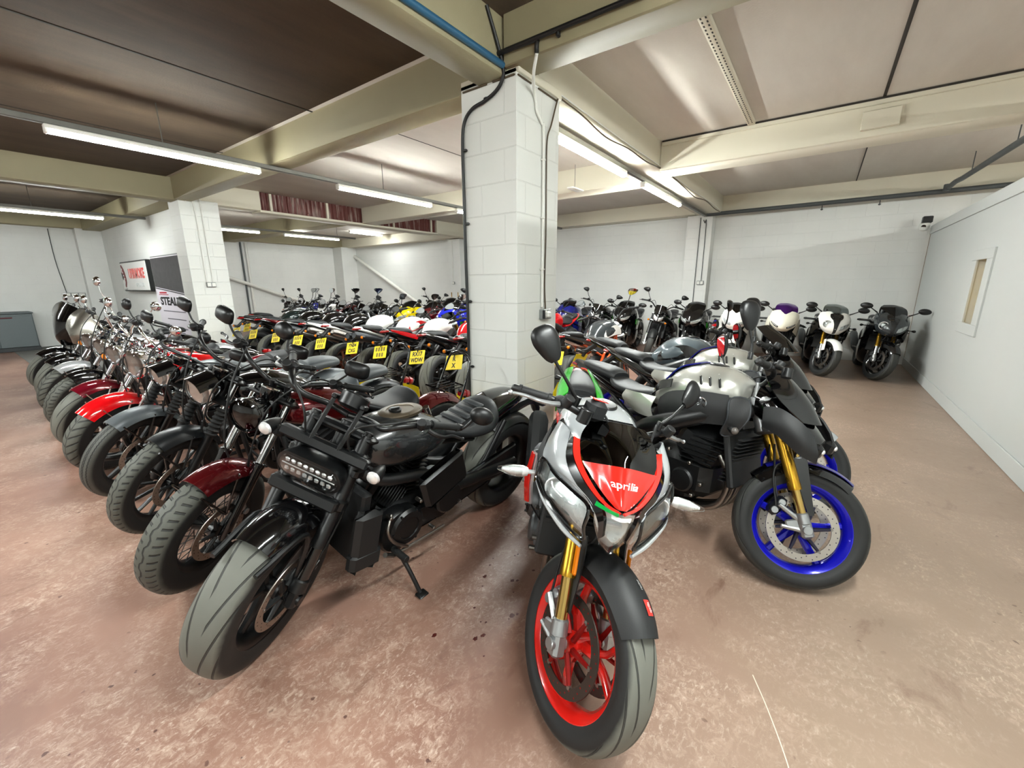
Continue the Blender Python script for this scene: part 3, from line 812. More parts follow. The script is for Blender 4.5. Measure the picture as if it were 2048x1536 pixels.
# ------------------------------------------------------------------ sports and naked machines
def chassis(label, at, heading, c, group=None):
    D = dict(lean=8, steer=22, ax=.715, R=.30, w=.12, rr=.224, rake=24, y=.105, L=.66, kind='usd', up=GLD, low=CHR, foot=ALU, clamp=ALU, wheel='cast', nsp=5, rim=SAT, lip=None,
             tyre=T_SPORTD, discs=(1, -1), dmat=DSC, cal=GRF, carrier=MTB, fender=MTB, fend=(36, 120), tank=BLK, tank2=None, seat=LEA, pillion=True, tail=BLK, tail2=None, engine=ENG, frame=SAT,
             can='low', canm=GRF, plate=None, has_plate=True, bars='flat', bar=SAT, lever=SAT, mir='leaf', mmat=SAT, rad=True, sigs=True, sig=AMB, tailup=0, rear_tyre=T_SPORTD, rearw=.19, trellis=None,
             tankrows=None, mirs=None, belly=None, hump=False, top=None, front_sig=True, engine_cover=SAT, swing=SAT, ulow=.215)
    D.update(c); o = type('o', (), D)
    b = Bike(label, at, heading, o.lean, o.ax, o.steer, o.rake, o.R, group, (.40, .92)); b.o = o
    wheel(b, o.ax, o.R, o.w, o.rr, o.wheel, o.rim, o.tyre, True, o.nsp, o.discs, .16, o.dmat, cal=o.cal, carrier=o.carrier)
    fork(b, o.kind, o.up, o.low, o.y, o.L, None, o.clamp, foot=o.foot, ulow=o.ulow)
    if o.fender:
        g = G(); arcshell(g, (o.ax, 0, o.R), o.R+.022, o.fend[0], o.fend[1], .078, .45, .004, 16, 11, .82)
        b.p('front_mudguard', g, o.fender, front=True)
        g = G()
        for sd in (1, -1):
            rbox(g, b.fk(.20, sd*(o.y-.014), .035), (.075, .006, .19), .003, Matrix.Rotation(-rad(o.rake), 4, 'Y'))
        b.p('mudguard_side', g, o.fender, front=True)
    # rear
    wheel(b, -.715, .32, o.rearw, .224, o.wheel, o.rim, o.rear_tyre, False, o.nsp, (-1,), .11, o.dmat)
    g = G()
    for sd in (1, -1):
        tube(g, [(-.22, sd*.09, .40), (-.40, sd*.125, .43), (-.60, sd*.135, .38), (-.745, sd*.135, .325)], [.035, .04, .03, .028], 12, 5)
        rbox(g, (-.73, sd*.135, .325), (.11, .03, .07), .012)
    tube(g, [(-.36, -.11, .42), (-.36, .11, .42)], .04, 12); b.p('swingarm', g, o.swing)
    g = G(); arcshell(g, (-.715, 0, .32), .345, 20, 88, .085, .3, .004, 10, 9, .85); b.p('rear_hugger', g, MTB)
    g = G(); tube(g, [(-.30, .105, .36), (-.72, .11, .385)], .009, 6); tube(g, [(-.30, .105, .30), (-.72, .11, .265)], .009, 6)
    lathe(g, [(.115, -.006), (.122, 0), (.115, .006), (.09, 0)], (-.715, .11, .325), (0, 1, 0), 30); b.p('drive_chain', g, STE)
    # engine and frame
    g = G(); rbox(g, (.10, 0, .40), (.42, .34, .26), .06); rbox(g, (.20, 0, .58), (.26, .34, .22), .05, Matrix.Rotation(rad(22), 4, 'Y')); rbox(g, (.02, 0, .26), (.36, .22, .10), .04)
    for sd in (1, -1):
        lathe(g, [(.09, .15), (.09, .19), (.08, .205), (.02, .21)], (-.02, 0, .40), (0, sd, 0), 22); lathe(g, [(.07, .15), (.07, .185), (.06, .195), (.02, .2)], (.17, 0, .37), (0, sd, 0), 20)
        for k in range(6): rbox(g, (.22+.012*k, sd*.165, .50+.028*k), (.20, .02, .010), .004)
    b.p('engine', g, o.engine)
    g = G()
    for sd in (1, -1):
        lathe(g, [(.075, .19), (.072, .213), (.05, .217), (.01, .218)], (-.02, 0, .40), (0, sd, 0), 24); 
        for k in range(6):
            a = k*pi/3; cyl(g, (-.02+cos(a)*.064, sd*.20, .40+sin(a)*.064), (-.02+cos(a)*.064, sd*.222, .40+sin(a)*.064), .006, 6)
        g.m(1)
        for q in ((.24, .175, .30), (.20, .18, .48), (.06, .18, .52), (.28, .175, .38), (-.10, .17, .52)): lathe(g, [(.011, -.02), (.011, .008), (.006, .012)], (q[0], sd*q[1], q[2]), (0, sd, 0), 8)
        g.m(0)
    b.p('engine_cover', g, [o.engine_cover, STE])
    g = G(); hp = b.fk(o.L-.06, 0, -.045)
    for sd in (1, -1):
        P = [hp+V((-.01, sd*.045, 0)), V((.30, sd*.13, .80)), V((.08, sd*.185, .70)), V((-.16, sd*.17, .58)), V((-.26, sd*.13, .40)), V((-.24, sd*.11, .28))]
        if o.trellis:
            for a, q in ((0, 2), (1, 3)): tube(g, [P[a], P[q]], .014, 8)
            tube(g, [P[0]-V((0, 0, .10)), V((.25, sd*.15, .62)), V((.0, sd*.18, .56)), P[4]], .014, 8); tube(g, [V((.25, sd*.15, .62)), P[1]], .012, 8); tube(g, [V((.0, sd*.18, .56)), P[2]], .012, 8); tube(g, [V((.25, sd*.15, .62)), P[2]], .012, 8)
            tube(g, [P[3], P[4]], .018, 8)
        else: tube(g, P, [.035, .055, .055, .05, .045, .03], 12, 5)
    b.p('frame', g, o.trellis or o.frame)
    g = G()
    for sd in (1, -1):
        tube(g, [(-.10, sd*.10, .66), (-.45, sd*.085, .78+o.tailup*.5), (-.82, sd*.055, .86+o.tailup)], .014, 8); tube(g, [(-.16, sd*.13, .56), (-.60, sd*.07, .79+o.tailup*.6)], .014, 8)
    b.p('subframe', g, o.trellis or SAT)
    if o.rad:
        g = G(); rbox(g, (.40, 0, .56), (.035, .36, .30), .01, Matrix.Rotation(rad(-14), 4, 'Y'))
        for k in range(12): rbox(g, (.412+.006*(k-6)*.97, 0, .56+.022*(k-5.5)), (.03, .33, .006), .002)
        b.p('radiator', g, MTB)
    g = G()
    for k, yy in enumerate((-.12, -.04, .04, .12)):
        tube(g, [(.33, yy, .56), (.40, yy, .46), (.37, yy*.9, .30), (.25, yy*.6-.02, .22), (.05, -.03+yy*.3, .17)], .019, 10, 5)
    b.p('exhaust_headers', g, STE)
    def can(P, r, m, nm='silencer'):
        g = G(); tube(g, P, r, 18)
        g.m(1); e = V(P[-1]); d = (e-V(P[-2])).normalized(); rr = r[-1]
        lathe(g, [(rr*.55, -.03), (rr*.9, 0), (rr*1.02, .004), (rr*1.03, -.03)], e, d, 18, cap=True); b.p(nm, g, [m, SAT])
    if o.can == 'low': can([(-.05, -.10, .20), (-.16, -.13, .22), (-.20, -.15, .235), (-.52, -.20, .32), (-.55, -.205, .33)], [.03, .03, .06, .065, .055], o.canm)
    elif o.can == 'side': can([(-.12, -.14, .24), (-.26, -.19, .32), (-.33, -.20, .36), (-.74, -.215, .55), (-.80, -.215, .575)], [.025, .027, .055, .06, .045], o.canm)
    elif o.can == 'high':
        for sd in (1, -1): can([(-.42, sd*.14, .60), (-.50, sd*.15, .64), (-.56, sd*.16, .67), (-.90, sd*.165, .80), (-.95, sd*.165, .815)], [.025, .03, .055, .055, .04], o.canm)
    elif o.can == 'under':
        for sd in (1, -1): can([(-.5, sd*.06, .70), (-.62, sd*.06, .735), (-.70, sd*.06, .76), (-1.0, sd*.065, .83), (-1.04, sd*.065, .84)], [.03, .04, .05, .05, .042], o.canm)
    # tank
    R = o.tankrows or [(.40, .05, .90, .80, .85), (.37, .11, .945, .77, .85), (.28, .165, 1.0, .745, .86), (.14, .175, 1.015, .72, .86), (0, .155, .985, .70, .83), (-.10, .11, .91, .70, .79), (-.16, .075, .84, .71, .77), (-.19, .04, .81, .73, .77)]
    g = G(); body(g, R, 28, 5); tk = b.p('fuel_tank', g, o.tank)
    xm = R[3][0]; zm = R[3][2]
    g = G(); lathe(g, [(.052, -.02), (.054, .004), (.048, .010), (.02, .011)], (xm+.06, 0, zm-.002), (.12, 0, 1), 24); b.p('fuel_cap', g, SAT, tk)
    if o.tank2:
        g = G()
        for sd in (1, -1):
            f = [(R[1][0]+.02, .83, .02), (.20, .93, .006), (-.06, .84, .004), (.02, .78, .004), (.30, .76, .01)]
            rows = [[(x, sd*(.168 if x > .05 else .135)+sd*.006, z) for x, z in r] for r in (((.33, .90), (.18, .935), (-.02, .88)), ((.36, .84), (.17, .87), (-.06, .82)), ((.36, .79), (.16, .80), (-.06, .765)))]
            surf(g, rows if sd < 0 else [r[::-1] for r in rows], .008, 5, 5)
        b.p('tank_panel', g, o.tank2, tk)
    u = o.tailup
    g = G(); body(g, [(-.14, .06, .835, .78, .81), (-.20, .10, .83, .76, .79), (-.33, .135, .825+u*.1, .745, .785), (-.45, .13, .84+u*.3, .76, .80), (-.52, .10, .87+u*.4, .78, .83)], 24, 5); b.p('seat', g, o.seat)
    if o.pillion:
        g = G(); body(g, [(-.50, .085, .885+u*.5, .80+u*.4, .85), (-.56, .105, .915+u*.6, .82+u*.5, .87), (-.72, .095, .935+u*.8, .85+u*.7, .89), (-.82, .06, .935+u, .87+u*.9, .90), (-.86, .03, .925+u, .885+u, .905)], 22, 5)
        b.p('pillion_seat', g, o.tail if o.hump else o.seat)
    g = G(); body(g, [(-.22, .115, .76, .70, .73), (-.40, .125, .80+u*.3, .70, .75), (-.60, .115, .86+u*.6, .75+u*.5, .81), (-.80, .085, .905+u*.9, .82+u*.8, .865), (-.93, .045, .925+u, .87+u, .90), (-.96, .02, .92+u, .885+u, .905)], 24, 5)
    tl = b.p('tail_unit', g, o.tail)
    if o.tail2:
        g = G()
        for sd in (1, -1):
            rows = [[(x, sd*(yy+.006), z+u*q) for x, yy, z, q in r] for r in (((-.45, .126, .80, .3), (-.66, .108, .855, .7), (-.88, .064, .905, 1)), ((-.46, .127, .765, .3), (-.66, .110, .83, .7), (-.88, .066, .893, 1)), ((-.48, .122, .745, .3), (-.67, .105, .80, .7), (-.86, .060, .872, 1)))]
            surf(g, rows if sd < 0 else [r[::-1] for r in rows], .006, 5, 4)
        b.p('tail_panel', g, o.tail2, tl)
    g = G(); body(g, [(-.90, .06, .905+u, .865+u), (-.97, .04, .905+u, .87+u), (-.985, .02, .895+u, .88+u)], 16, 3); b.p('tail_light', g, REDL)
    if o.has_plate:
        g = G(); tube(g, [(-.84, 0, .86+u), (-.98, 0, .76+u), (-1.02, 0, .70+u*.8)], [.03, .024, .02], 8, 4); b.p('plate_hanger', g, MTB)
        plate(b, (-1.06, 0, .645+u*.8), 24, o.plate)
        if o.sigs:
            for sd in (1, -1): indicator(b, (-1.0, sd*.16, .765+u), (-1, 0, 0), o.sig, SAT, (-.96, sd*.02, .77+u), .022, .06, front=False)
    for sd in (1, -1):
        g = G(); rbox(g, (-.24, sd*.16, .42), (.05, .012, .13), .005, Matrix.Rotation(rad(-25), 4, 'Y')); cyl(g, (-.26, sd*.16, .37), (-.26, sd*.25, .375), .013, 10); b.p('footpeg', g, ALU)
    stand(b, .0, .22, .12)
    # bars
    t = b.fk(o.L, 0, -.03); hx, hz = t.x, t.z
    if o.bars == 'clip': P = [(hx+.03, o.y, hz-.035), (hx+.0, .15, hz-.035), (hx-.04, .22, hz-.045), (hx-.12, .35, hz-.075)]
    elif o.bars == 'flat': P = [(hx-.02, 0, hz+.07), (hx-.01, .09, hz+.075), (hx+.0, .18, hz+.115), (hx-.05, .27, hz+.125), (hx-.12, .385, hz+.11)]
    else: P = [(hx-.02, 0, hz+.10), (hx-.01, .09, hz+.11), (hx+.01, .20, hz+.20), (hx-.04, .29, hz+.215), (hx-.11, .41, hz+.20)]
    a, e = V(P[-2]), V(P[-1]); gf = a.lerp(e, .10); b.gf = gf
    grip_end(b, P, gf, o.lever, o.bar, .0125, RUB)
    if o.bars != 'clip':
        g = G()
        for sd in (1, -1): cyl(g, (hx-.02, sd*.04, hz), (hx-.02, sd*.04, P[0][2]+.01), .018, 12)
        b.p('handlebar_riser', g, o.clamp, front=True)
    g = G(); cyl(g, (hx+.05, -.20, hz+.10), (hx+.05, -.20, hz+.15), .024, 14); b.p('brake_reservoir', g, SAT, front=True)
    for sd in (1, -1):
        i = V((gf.x+.02, (gf.y-.07)*sd, gf.z)); cable_set(b, [i, i+V((.08, -.08*sd, .03)), b.fk(o.L-.05, .06*sd, .10), b.fk(o.L-.30, .06*sd, .06), b.fk(.30, .085*sd, -.06), b.fk(.10, .09*sd, -.10)])
    if o.mir and o.bars != 'clip':
        for sd in (1, -1):
            base = V((gf.x+.03, (gf.y-.06)*sd, gf.z+.03)); mirror(b, base, base+V((.02, sd*.10, .16)), (.145, .085), o.mir, o.mmat, stem=o.mmat)
    return b

def round_face(b, shell, r=.085, led=False, ring=None):
    o = b.o; q = b.fk(o.L-.10, 0, .13); headlamp(b, q, r, shell, ring=ring or SAT, led=led)
    g = G(); q = b.fk(o.L+.04, 0, .06); rbox(g, q, (.025, .15, .09), .02, Matrix.Rotation(rad(-55), 4, 'Y')); b.p('instrument_panel', g, SAT, front=True)
    if o.front_sig:
        for sd in (1, -1):
            q = b.fk(o.L-.14, sd*.17, .06); indicator(b, q, (1, 0, 0), o.sig, SAT, b.fk(o.L-.14, sd*.10, .04), .022, .055)
def naked_face(b, shell, screen=None, led=True):
    """small angular headlight cowl"""
    o = b.o; g = G(); q = b.fk(o.L-.08, 0, .12); x, z = q.x, q.z
    body(g, [(x-.11, .10, z+.07, z-.10), (x-.05, .115, z+.10, z-.12), (x+.03, .09, z+.07, z-.125), (x+.075, .045, z, z-.11), (x+.085, .02, z-.03, z-.09)], 20, 4)
    h = b.p('headlight_cowl', g, shell, front=True)
    for sd in (1, -1):
        rows = [[(x+.035, sd*.088, z+.015), (x+.07, sd*.05, z-.01), (x+.088, sd*.008, z-.03)], [(x+.04, sd*.088, z-.03), (x+.075, sd*.05, z-.05), (x+.092, sd*.008, z-.065)], [(x+.037, sd*.075, z-.07), (x+.07, sd*.04, z-.09), (x+.085, sd*.008, z-.095)]]
        g = G(); surf(g, rows if sd < 0 else [r[::-1] for r in rows], .006, 4, 4); b.p('headlight_lens', g, REF, h)
    if screen:
        rows = [[(x-.05, -.10, z+.20), (x-.02, 0, z+.215), (x-.05, .10, z+.20)], [(x+.0, -.115, z+.10), (x+.05, 0, z+.11), (x+.0, .115, z+.10)], [(x+.03, -.09, z+.05), (x+.075, 0, z+.045), (x+.03, .09, z+.05)]]
        g = G(); surf(g, rows, .004, 6, 5); b.p('flyscreen', g, screen, front=True)
    if o.front_sig:
        for sd in (1, -1):
            q = b.fk(o.L-.18, sd*.17, .06); indicator(b, q, (1, 0, 0), o.sig, SAT, b.fk(o.L-.18, sd*.10, .04), .022, .055)

def fairing(b, main, side=None, screen=CLR, screen2=None, style='twin', lensm=None, mirm=None, lower=None, accent=None):
    """full race fairing fixed to the frame"""
    side = side or main; lower = lower or side
    # nose centre
    nose = [[(.50, -.20, 1.00), (.56, -.13, 1.03), (.60, 0, 1.04), (.56, .13, 1.03), (.50, .20, 1.00)],
            [(.58, -.215, .93), (.68, -.15, .95), (.735, 0, .96), (.68, .15, .95), (.58, .215, .93)],
            [(.66, -.20, .85), (.775, -.13, .855), (.835, 0, .865), (.775, .13, .855), (.66, .20, .85)],
            [(.68, -.17, .78), (.79, -.11, .77), (.85, 0, .76), (.79, .11, .77), (.68, .17, .78)],
            [(.66, -.12, .73), (.74, -.08, .71), (.77, 0, .70), (.74, .08, .71), (.66, .12, .73)]]
    g = G(); surf(g, nose, .005, 4, 4); n = b.p('nose_fairing', g, main)
    gr = sgrid(nose, 8, 8)
    def S(u, v, off=.004):
        R, C = len(gr)-1, len(gr[0])-1; x, y = min(u, .9999)*C, min(v, .9999)*R; i, j = int(y), int(x); a, q = x-j, y-i
        p = V(gr[i][j])*(1-a)*(1-q)+V(gr[i][j+1])*a*(1-q)+V(gr[i+1][j])*(1-a)*q+V(gr[i+1][j+1])*a*q
        return p+V((off, 0, off*.2))
    def patch(nm, pts, mt, off=.004, th=.006, par=None):
        """pts: rows of (u,v) on the nose"""
        g = G(); surf(g, [[S(u, v, off) for u, v in r] for r in pts], th, 4, 4); return b.p(nm, g, mt, par or n)
    if style == 'twin':
        for sg in (0, 1):
            f = (lambda u: u) if sg == 0 else (lambda u: 1-u)
            r = [[(f(.10), .42), (f(.25), .50), (f(.42), .62)], [(f(.11), .55), (f(.26), .62), (f(.42), .69)], [(f(.16), .66), (f(.28), .71), (f(.41), .75)]]
            if sg: r = [q[::-1] for q in r]
            patch('headlight', r, REF, .006); patch('headlight_glass', r, LENS, .014, .003); 
    elif style == 'odd':        # one round and one slanted lamp either side of a dark centre
        c = S(.29, .52, .0); d = V((1, -.28, .05)); g = G(); lathe(g, [(.055, -.03), (.060, .002), (.052, .008)], c, d, 24, cap=False); lathe(g, [(.053, -.02), (.03, -.01), (.028, .004), (.004, .006)], c, d, 20); h = b.p('headlight', g, [REF], n)
        g = G(); lathe(g, [(.053, .008), (.03, .014), (.003, .016)], c, d, 24); b.p('headlight_glass', g, LENS, h)
        r = [[(.90, .42), (.76, .46), (.62, .58)][::-1], [(.88, .55), (.74, .62), (.61, .68)][::-1], [(.82, .64), (.72, .70), (.61, .74)][::-1]]
        patch('headlight', r, REF, .006); patch('headlight_glass', r, LENS, .014, .003)
        patch('nose_intake', [[(.40, .25), (.5, .22), (.60, .25)], [(.44, .50), (.5, .5), (.56, .50)], [(.455, .78), (.5, .80), (.545, .78)], [(.45, .97), (.5, .98), (.55, .97)]], MTB, .006)
        patch('air_intake', [[(.36, .12), (.5, .05), (.64, .12)], [(.37, .26), (.5, .25), (.63, .26)], [(.44, .40), (.5, .42), (.56, .40)]], BLK, .005)
    elif style == 'slit':
        for sg in (0, 1):
            f = (lambda u: u) if sg == 0 else (lambda u: 1-u)
            r = [[(f(.08), .52), (f(.22), .60), (f(.38), .70)], [(f(.09), .60), (f(.24), .68), (f(.37), .74)], [(f(.14), .66), (f(.25), .73), (f(.36), .775)]]
            if sg: r = [q[::-1] for q in r]
            patch('headlight', r, BLK, .004)
            r2 = [[(f(.12), .56), (f(.22), .63), (f(.34), .71)], [(f(.13), .60), (f(.23), .67), (f(.34), .735)]]
            if sg: r2 = [q[::-1] for q in r2]
            patch('headlight_glass', r2, REF, .010)
    sc = [[(.30, -.11, 1.14), (.36, 0, 1.155), (.30, .11, 1.14)], [(.42, -.16, 1.10), (.50, 0, 1.12), (.42, .16, 1.10)], [(.52, -.17, 1.015), (.635, 0, 1.035), (.52, .17, 1.015)], [(.58, -.13, .965), (.70, 0, .985), (.58, .13, .965)]]
    g = G(); surf(g, sc, .004, 7, 5); b.p('windscreen', g, screen)
    for sd in (1, -1):
        rows = [[(.62, .205, .90), (.44, .235, .93), (.22, .215, .87), (.02, .19, .80)], [(.66, .195, .80), (.46, .255, .80), (.20, .245, .74), (-.02, .20, .70)], [(.62, .17, .70), (.44, .25, .62), (.20, .24, .56), (.02, .205, .52)]]
        rows = [[(x, y*sd, z) for x, y, z in r] for r in rows]
        if sd < 0: rows = [r[::-1] for r in rows]
        g = G(); surf(g, rows, .005, 5, 5); sp = b.p('side_fairing', g, side)
        rows = [[(.56, .19, .64), (.36, .245, .57), (.14, .24, .53), (-.06, .19, .50)], [(.46, .20, .47), (.30, .23, .38), (.08, .22, .34), (-.14, .17, .36)], [(.40, .12, .36), (.26, .16, .24), (.04, .16, .19), (-.16, .12, .22)], [(.36, .03, .34), (.24, .03, .17), (.04, .03, .14), (-.18, .03, .17)]]
        rows = [[(x, y*sd, z) for x, y, z in r] for r in rows]
        if sd < 0: rows = [r[::-1] for r in rows]
        g = G(); surf(g, rows, .005, 5, 5); b.p('belly_pan', g, lower)
        if accent:
            rows = [[(.50, .262, .80), (.25, .262, .78), (.02, .212, .73)], [(.48, .264, .75), (.24, .264, .72), (.02, .215, .68)], [(.46, .262, .70), (.24, .262, .66), (.04, .216, .62)]]
            rows = [[(x, (y-.004)*sd, z) for x, y, z in r] for r in rows]
            if sd < 0: rows = [r[::-1] for r in rows]
            g = G(); surf(g, rows, .006, 5, 5); b.p('fairing_stripe', g, accent, sp)
        base = V((.50, sd*.19, 1.02)); g = G(); tip = V((.52, sd*.30, 1.09))
        tube(g, [base, base.lerp(tip, .5)+V((.02, 0, .0)), tip], [.012, .008, .007], 8, 4); m = b.p('mirror', g, mirm or SAT)
        g = G(); s0 = 0; lathe(g, [(.02, -.018), (.05, -.014), (.058, 0), (.045, .02), (.01, .03)], (0, 0, 0), (1, .3*sd, 0), 20); g.v = [(x, y*1.45, z*.8) for x, y, z in g.v]; g.xf(Matrix.Translation(tip+V((0, sd*.05, .02)))); b.p('mirror_housing', g, mirm or SAT, m)
        g = G(); lathe(g, [(.05, -.019), (.002, -.019)], (0, 0, 0), (1, .3*sd, 0), 20); g.v = [(x, y*1.45, z*.8) for x, y, z in g.v]; g.xf(Matrix.Translation(tip+V((0, sd*.05, .02)))); b.p('mirror_glass', g, GLS, m)
        indicator(b, (.46, sd*.33, .80), (.7, sd*.7, 0), LENS, SAT, (.44, sd*.24, .80), .02, .05, front=False)
    g = G(); rbox(g, (.50, 0, .97), (.05, .18, .10), .03, Matrix.Rotation(rad(-50), 4, 'Y')); b.p('instrument_panel', g, SAT)
    g = G(); body(g, [(.40, .14, .95, .74), (.58, .15, .93, .76), (.70, .10, .84, .76)], 16, 3); b.p('headlight_housing', g, MTB)
    return n

# ------------------------------------------------------------------ the four machines nearest the camera
def mir2(rows, sd):
    r = [[(x, y*sd, z) for x, y, z in q] for q in rows]
    return r if sd > 0 else [q[::-1] for q in r]
RED = paint('bright_red_paint', 'e0261c'); SIL = paint('silver_grey_paint', 'aeb2b4', .2, .25); GRN = paint('bright_green_paint', '2fa32a'); DGN = paint('deep_green_paint', '0d8a3c')
BLU = mat('anodised_blue_wheel', '1616b4', .18, .35, .5)
REDW = paint('red_wheel_paint', 'cf1c14', .2)

def supermoto_v4(at, heading):
    """the silver, red and black naked machine facing the camera"""
    surf = globals()['surf']
    b = chassis('silver, red and black naked motorcycle with red wheels and lettered red nose, facing out alone', at, heading, dict(
        lean=11, steer=28, wheel='y', nsp=3, rim=REDW, up=GLD, low=mat('gold_inner_tube', 'c9a964', .2, 1), foot=ALU, cal=ALU, fender=None, carrier=mat('red_carrier', '8a1512', .3, .6), dmat=DSD, tyre=T_SPORT, rear_tyre=T_SPORT,
        tank=SIL, seat=LEA, tail=WHT, can=None, has_plate=False, lever=ALU, mir=None, bars='flat', clamp=SAT, tailup=.02, engine=ENS, frame=ALU, front_sig=False))
    # mudguard with cheeks reaching down the fork
    g = G(); arcshell(g, (b.ax, 0, b.R), b.R+.022, 50, 126, .082, .42, .005, 18, 13, .78); mg = b.p('front_mudguard', g, MTB, front=True)
    g = G()
    for sd in (1, -1):
        A = lambda d, f, y: tuple(b.fk(d, sd*y, f))
        surf(g, mir2([[tuple(V(A(.36, .05, .085))*1) , A(.36, -.03, .09)], [A(.26, .05, .088), A(.26, -.045, .095)], [A(.10, .025, .088), A(.12, -.02, .092)]], 1) if sd > 0 else [[A(.36, -.03, .09), A(.36, .05, .085)], [A(.26, -.045, .095), A(.26, .05, .088)], [A(.12, -.02, .092), A(.10, .025, .088)]], .006, 5, 5)
    b.p('mudguard_cheek', g, MTB, front=True)
    g = G()
    for sd in (1, -1): rbox(g, b.fk(.28, sd*.118, .045), (.02, .012, .10), .005, Matrix.Rotation(-rad(24), 4, 'Y'))
    b.p('side_reflector', g, AMB, front=True)
    R_ = b.R+.022
    def guard(co, off=.009):
        a = rad(68+co.x*1.0); q = co.y; k = 1-.22*abs(2*(math.degrees(a)-50)/76-1)**2.5; rr = R_-.42*.082*abs(q)**2.6*1.6+off+co.z
        return V((b.ax+cos(a)*rr, q*.082*k, b.R+sin(a)*rr))
    g = G(); n = 6
    vs = [guard(V((-8+8*i/n, .04+.30*j/3, 0)), .008) for i in range(n+1) for j in range(4)]
    g.add(vs, [[i*4+j, i*4+j+1, i*4+j+5, i*4+j+4] for i in range(n) for j in range(3)]); lab = b.p('red_label', g, RED, mg)
    text('label_lettering', 'aprilia', .24, WHT, lab, None, .0003, lambda co: guard(V((-4+co.x*9, .19-co.y*.8, .001)), .0095), bold=.004)
    text('guard_lettering', 'racing', .22, WHT, lab, None, .0003, lambda co: guard(V((8+co.x*11, .19-co.y*.8, .001)), .0095), bold=.004)
    # nose
    def kn(z, T):
        if z <= T[0][0]: return T[0][1]+(z-T[0][0])
        for (a, p), (c, q) in zip(T, T[1:]):
            if z <= c: return p+(q-p)*(z-a)/(c-a)
        return T[-1][1]+(z-T[-1][0])
    FC = [(.655, .725), (.672, .742), (.755, .825), (.80, .858), (.848, .885), (.895, .925), (.948, .972), (1.005, .995), (1.085, 1.02), (1.145, 1.04)]
    FS = [(.64, .71), (.69, .745), (.75, .765), (.805, .785), (.865, .81), (.915, .845), (1.0, .90), (1.075, .96), (1.1, .975)]
    def nz(p):
        t = min(1, abs(p[1])/.22); return (p[0], p[1], (1-t)*kn(p[2], FC)+t*kn(p[2], FS))
    NZ = lambda rows: [[nz(p) for p in r] for r in rows]
    surf = lambda g, rows, *k: globals()['surf'](g, NZ(rows), *k)
    g = G(); body(g, [(.40, .14, .90, .76), (.52, .15, .87, .775), (.60, .125, .86, .765), (.68, .075, .86, .75), (.735, .04, .84, .75), (.745, .02, .82, .76)], 24, 4); hb = b.p('headlight_housing', g, BLK)
    scr = [[(.50, -.095, 1.135), (.53, 0, 1.145), (.50, .095, 1.135)], [(.555, -.125, 1.075), (.625, 0, 1.085), (.555, .125, 1.075)], [(.615, -.125, 1.01), (.695, 0, 1.005), (.615, .125, 1.01)], [(.66, -.105, .955), (.735, 0, .935), (.66, .105, .955)]]
    g = G(); surf(g, scr, .004, 8, 6); b.p('windscreen', g, SMK)
    shield = [[(.655, -.118, .978), (.742, 0, .948), (.655, .118, .978)], [(.705, -.085, .915), (.768, 0, .895), (.705, .085, .915)], [(.755, -.045, .86), (.792, 0, .848), (.755, .045, .86)], [(.785, -.016, .822), (.802, 0, .812), (.785, .016, .822)]]
    g = G(); surf(g, shield, .006, 7, 6); sh = b.p('nose_shield', g, RED)
    sh['label'] = 'red nose panel lettered aprilia'
    text('nose_lettering', 'aprilia', .5, WHT, sh, None, .001, on_surface(NZ(shield), .5, .33, .36, -.42, -1), bold=.004)
    for sd in (1, -1):
        surf = lambda g, rows, *k: globals()['surf'](g, NZ(rows), *k)
        horn = [[(.565, .152, 1.075), (.575, .130, 1.060)], [(.625, .146, 1.00), (.645, .124, .985)], [(.70, .112, .915), (.715, .090, .905)], [(.765, .062, .85), (.772, .046, .845)], [(.808, .012, .80), (.806, .004, .805)]]
        g = G(); surf(g, mir2(horn, sd), .008, 3, 6); b.p('nose_horn', g, RED)
        blade = [[(.52, .158, 1.07), (.56, .154, 1.07)], [(.60, .168, .985), (.625, .148, .995)], [(.685, .134, .90), (.705, .112, .91)], [(.755, .085, .825), (.772, .064, .845)], [(.79, .058, .75), (.806, .048, .78)], [(.785, .045, .68), (.80, .036, .70)]]
        g = G(); surf(g, mir2(blade, sd), .012, 3, 5); b.p('nose_strut', g, BLK)
        panel = [[(.40, .195, 1.075), (.46, .185, 1.10), (.515, .160, 1.075)], [(.45, .225, 1.00), (.53, .205, 1.02), (.60, .168, .985)], [(.50, .232, .925), (.60, .190, .93), (.685, .136, .90)], [(.585, .190, .895), (.68, .135, .885), (.755, .084, .835)], [(.70, .110, .835), (.745, .088, .825), (.785, .060, .765)]]
        g = G(); surf(g, mir2(panel, sd), .006, 5, 5); b.p('side_panel', g, SIL)
        cowl = [[(.34, .215, 1.02), (.42, .228, .99), (.50, .235, .925)], [(.35, .235, .93), (.43, .25, .90), (.52, .235, .88)], [(.38, .225, .84), (.45, .235, .82), (.50, .235, .80)]]
        g = G(); surf(g, mir2(cowl, sd), .006, 5, 5); b.p('side_cowl', g, MTB)
        hl = [[(.515, .232, .935), (.60, .188, .895), (.68, .132, .850), (.742, .086, .795)], [(.525, .243, .86), (.615, .208, .795), (.70, .142, .735), (.752, .086, .70)], [(.525, .238, .79), (.61, .205, .715), (.69, .138, .66), (.748, .080, .645)]]
        inn = [[(x-.022, y*.95, z) for x, y, z in r] for r in hl]
        g = G(); surf(g, mir2(inn, sd), .004, 6, 6)
        for k in range(6):
            t = k/5; p = V(hl[1][0]).lerp(V(hl[1][3]), .12+.76*t)-V((.03, .015, 0)); rbox(g, nz((p.x, p.y*sd, p.z)), (.012, .006, .045-.01*t), .002)
        lathe(g, [(.034, -.04), (.040, 0), (.036, .004), (.012, -.02), (.008, -.002)], nz((.615, .178*sd, .80)), (1, .35*sd, .1), 18)
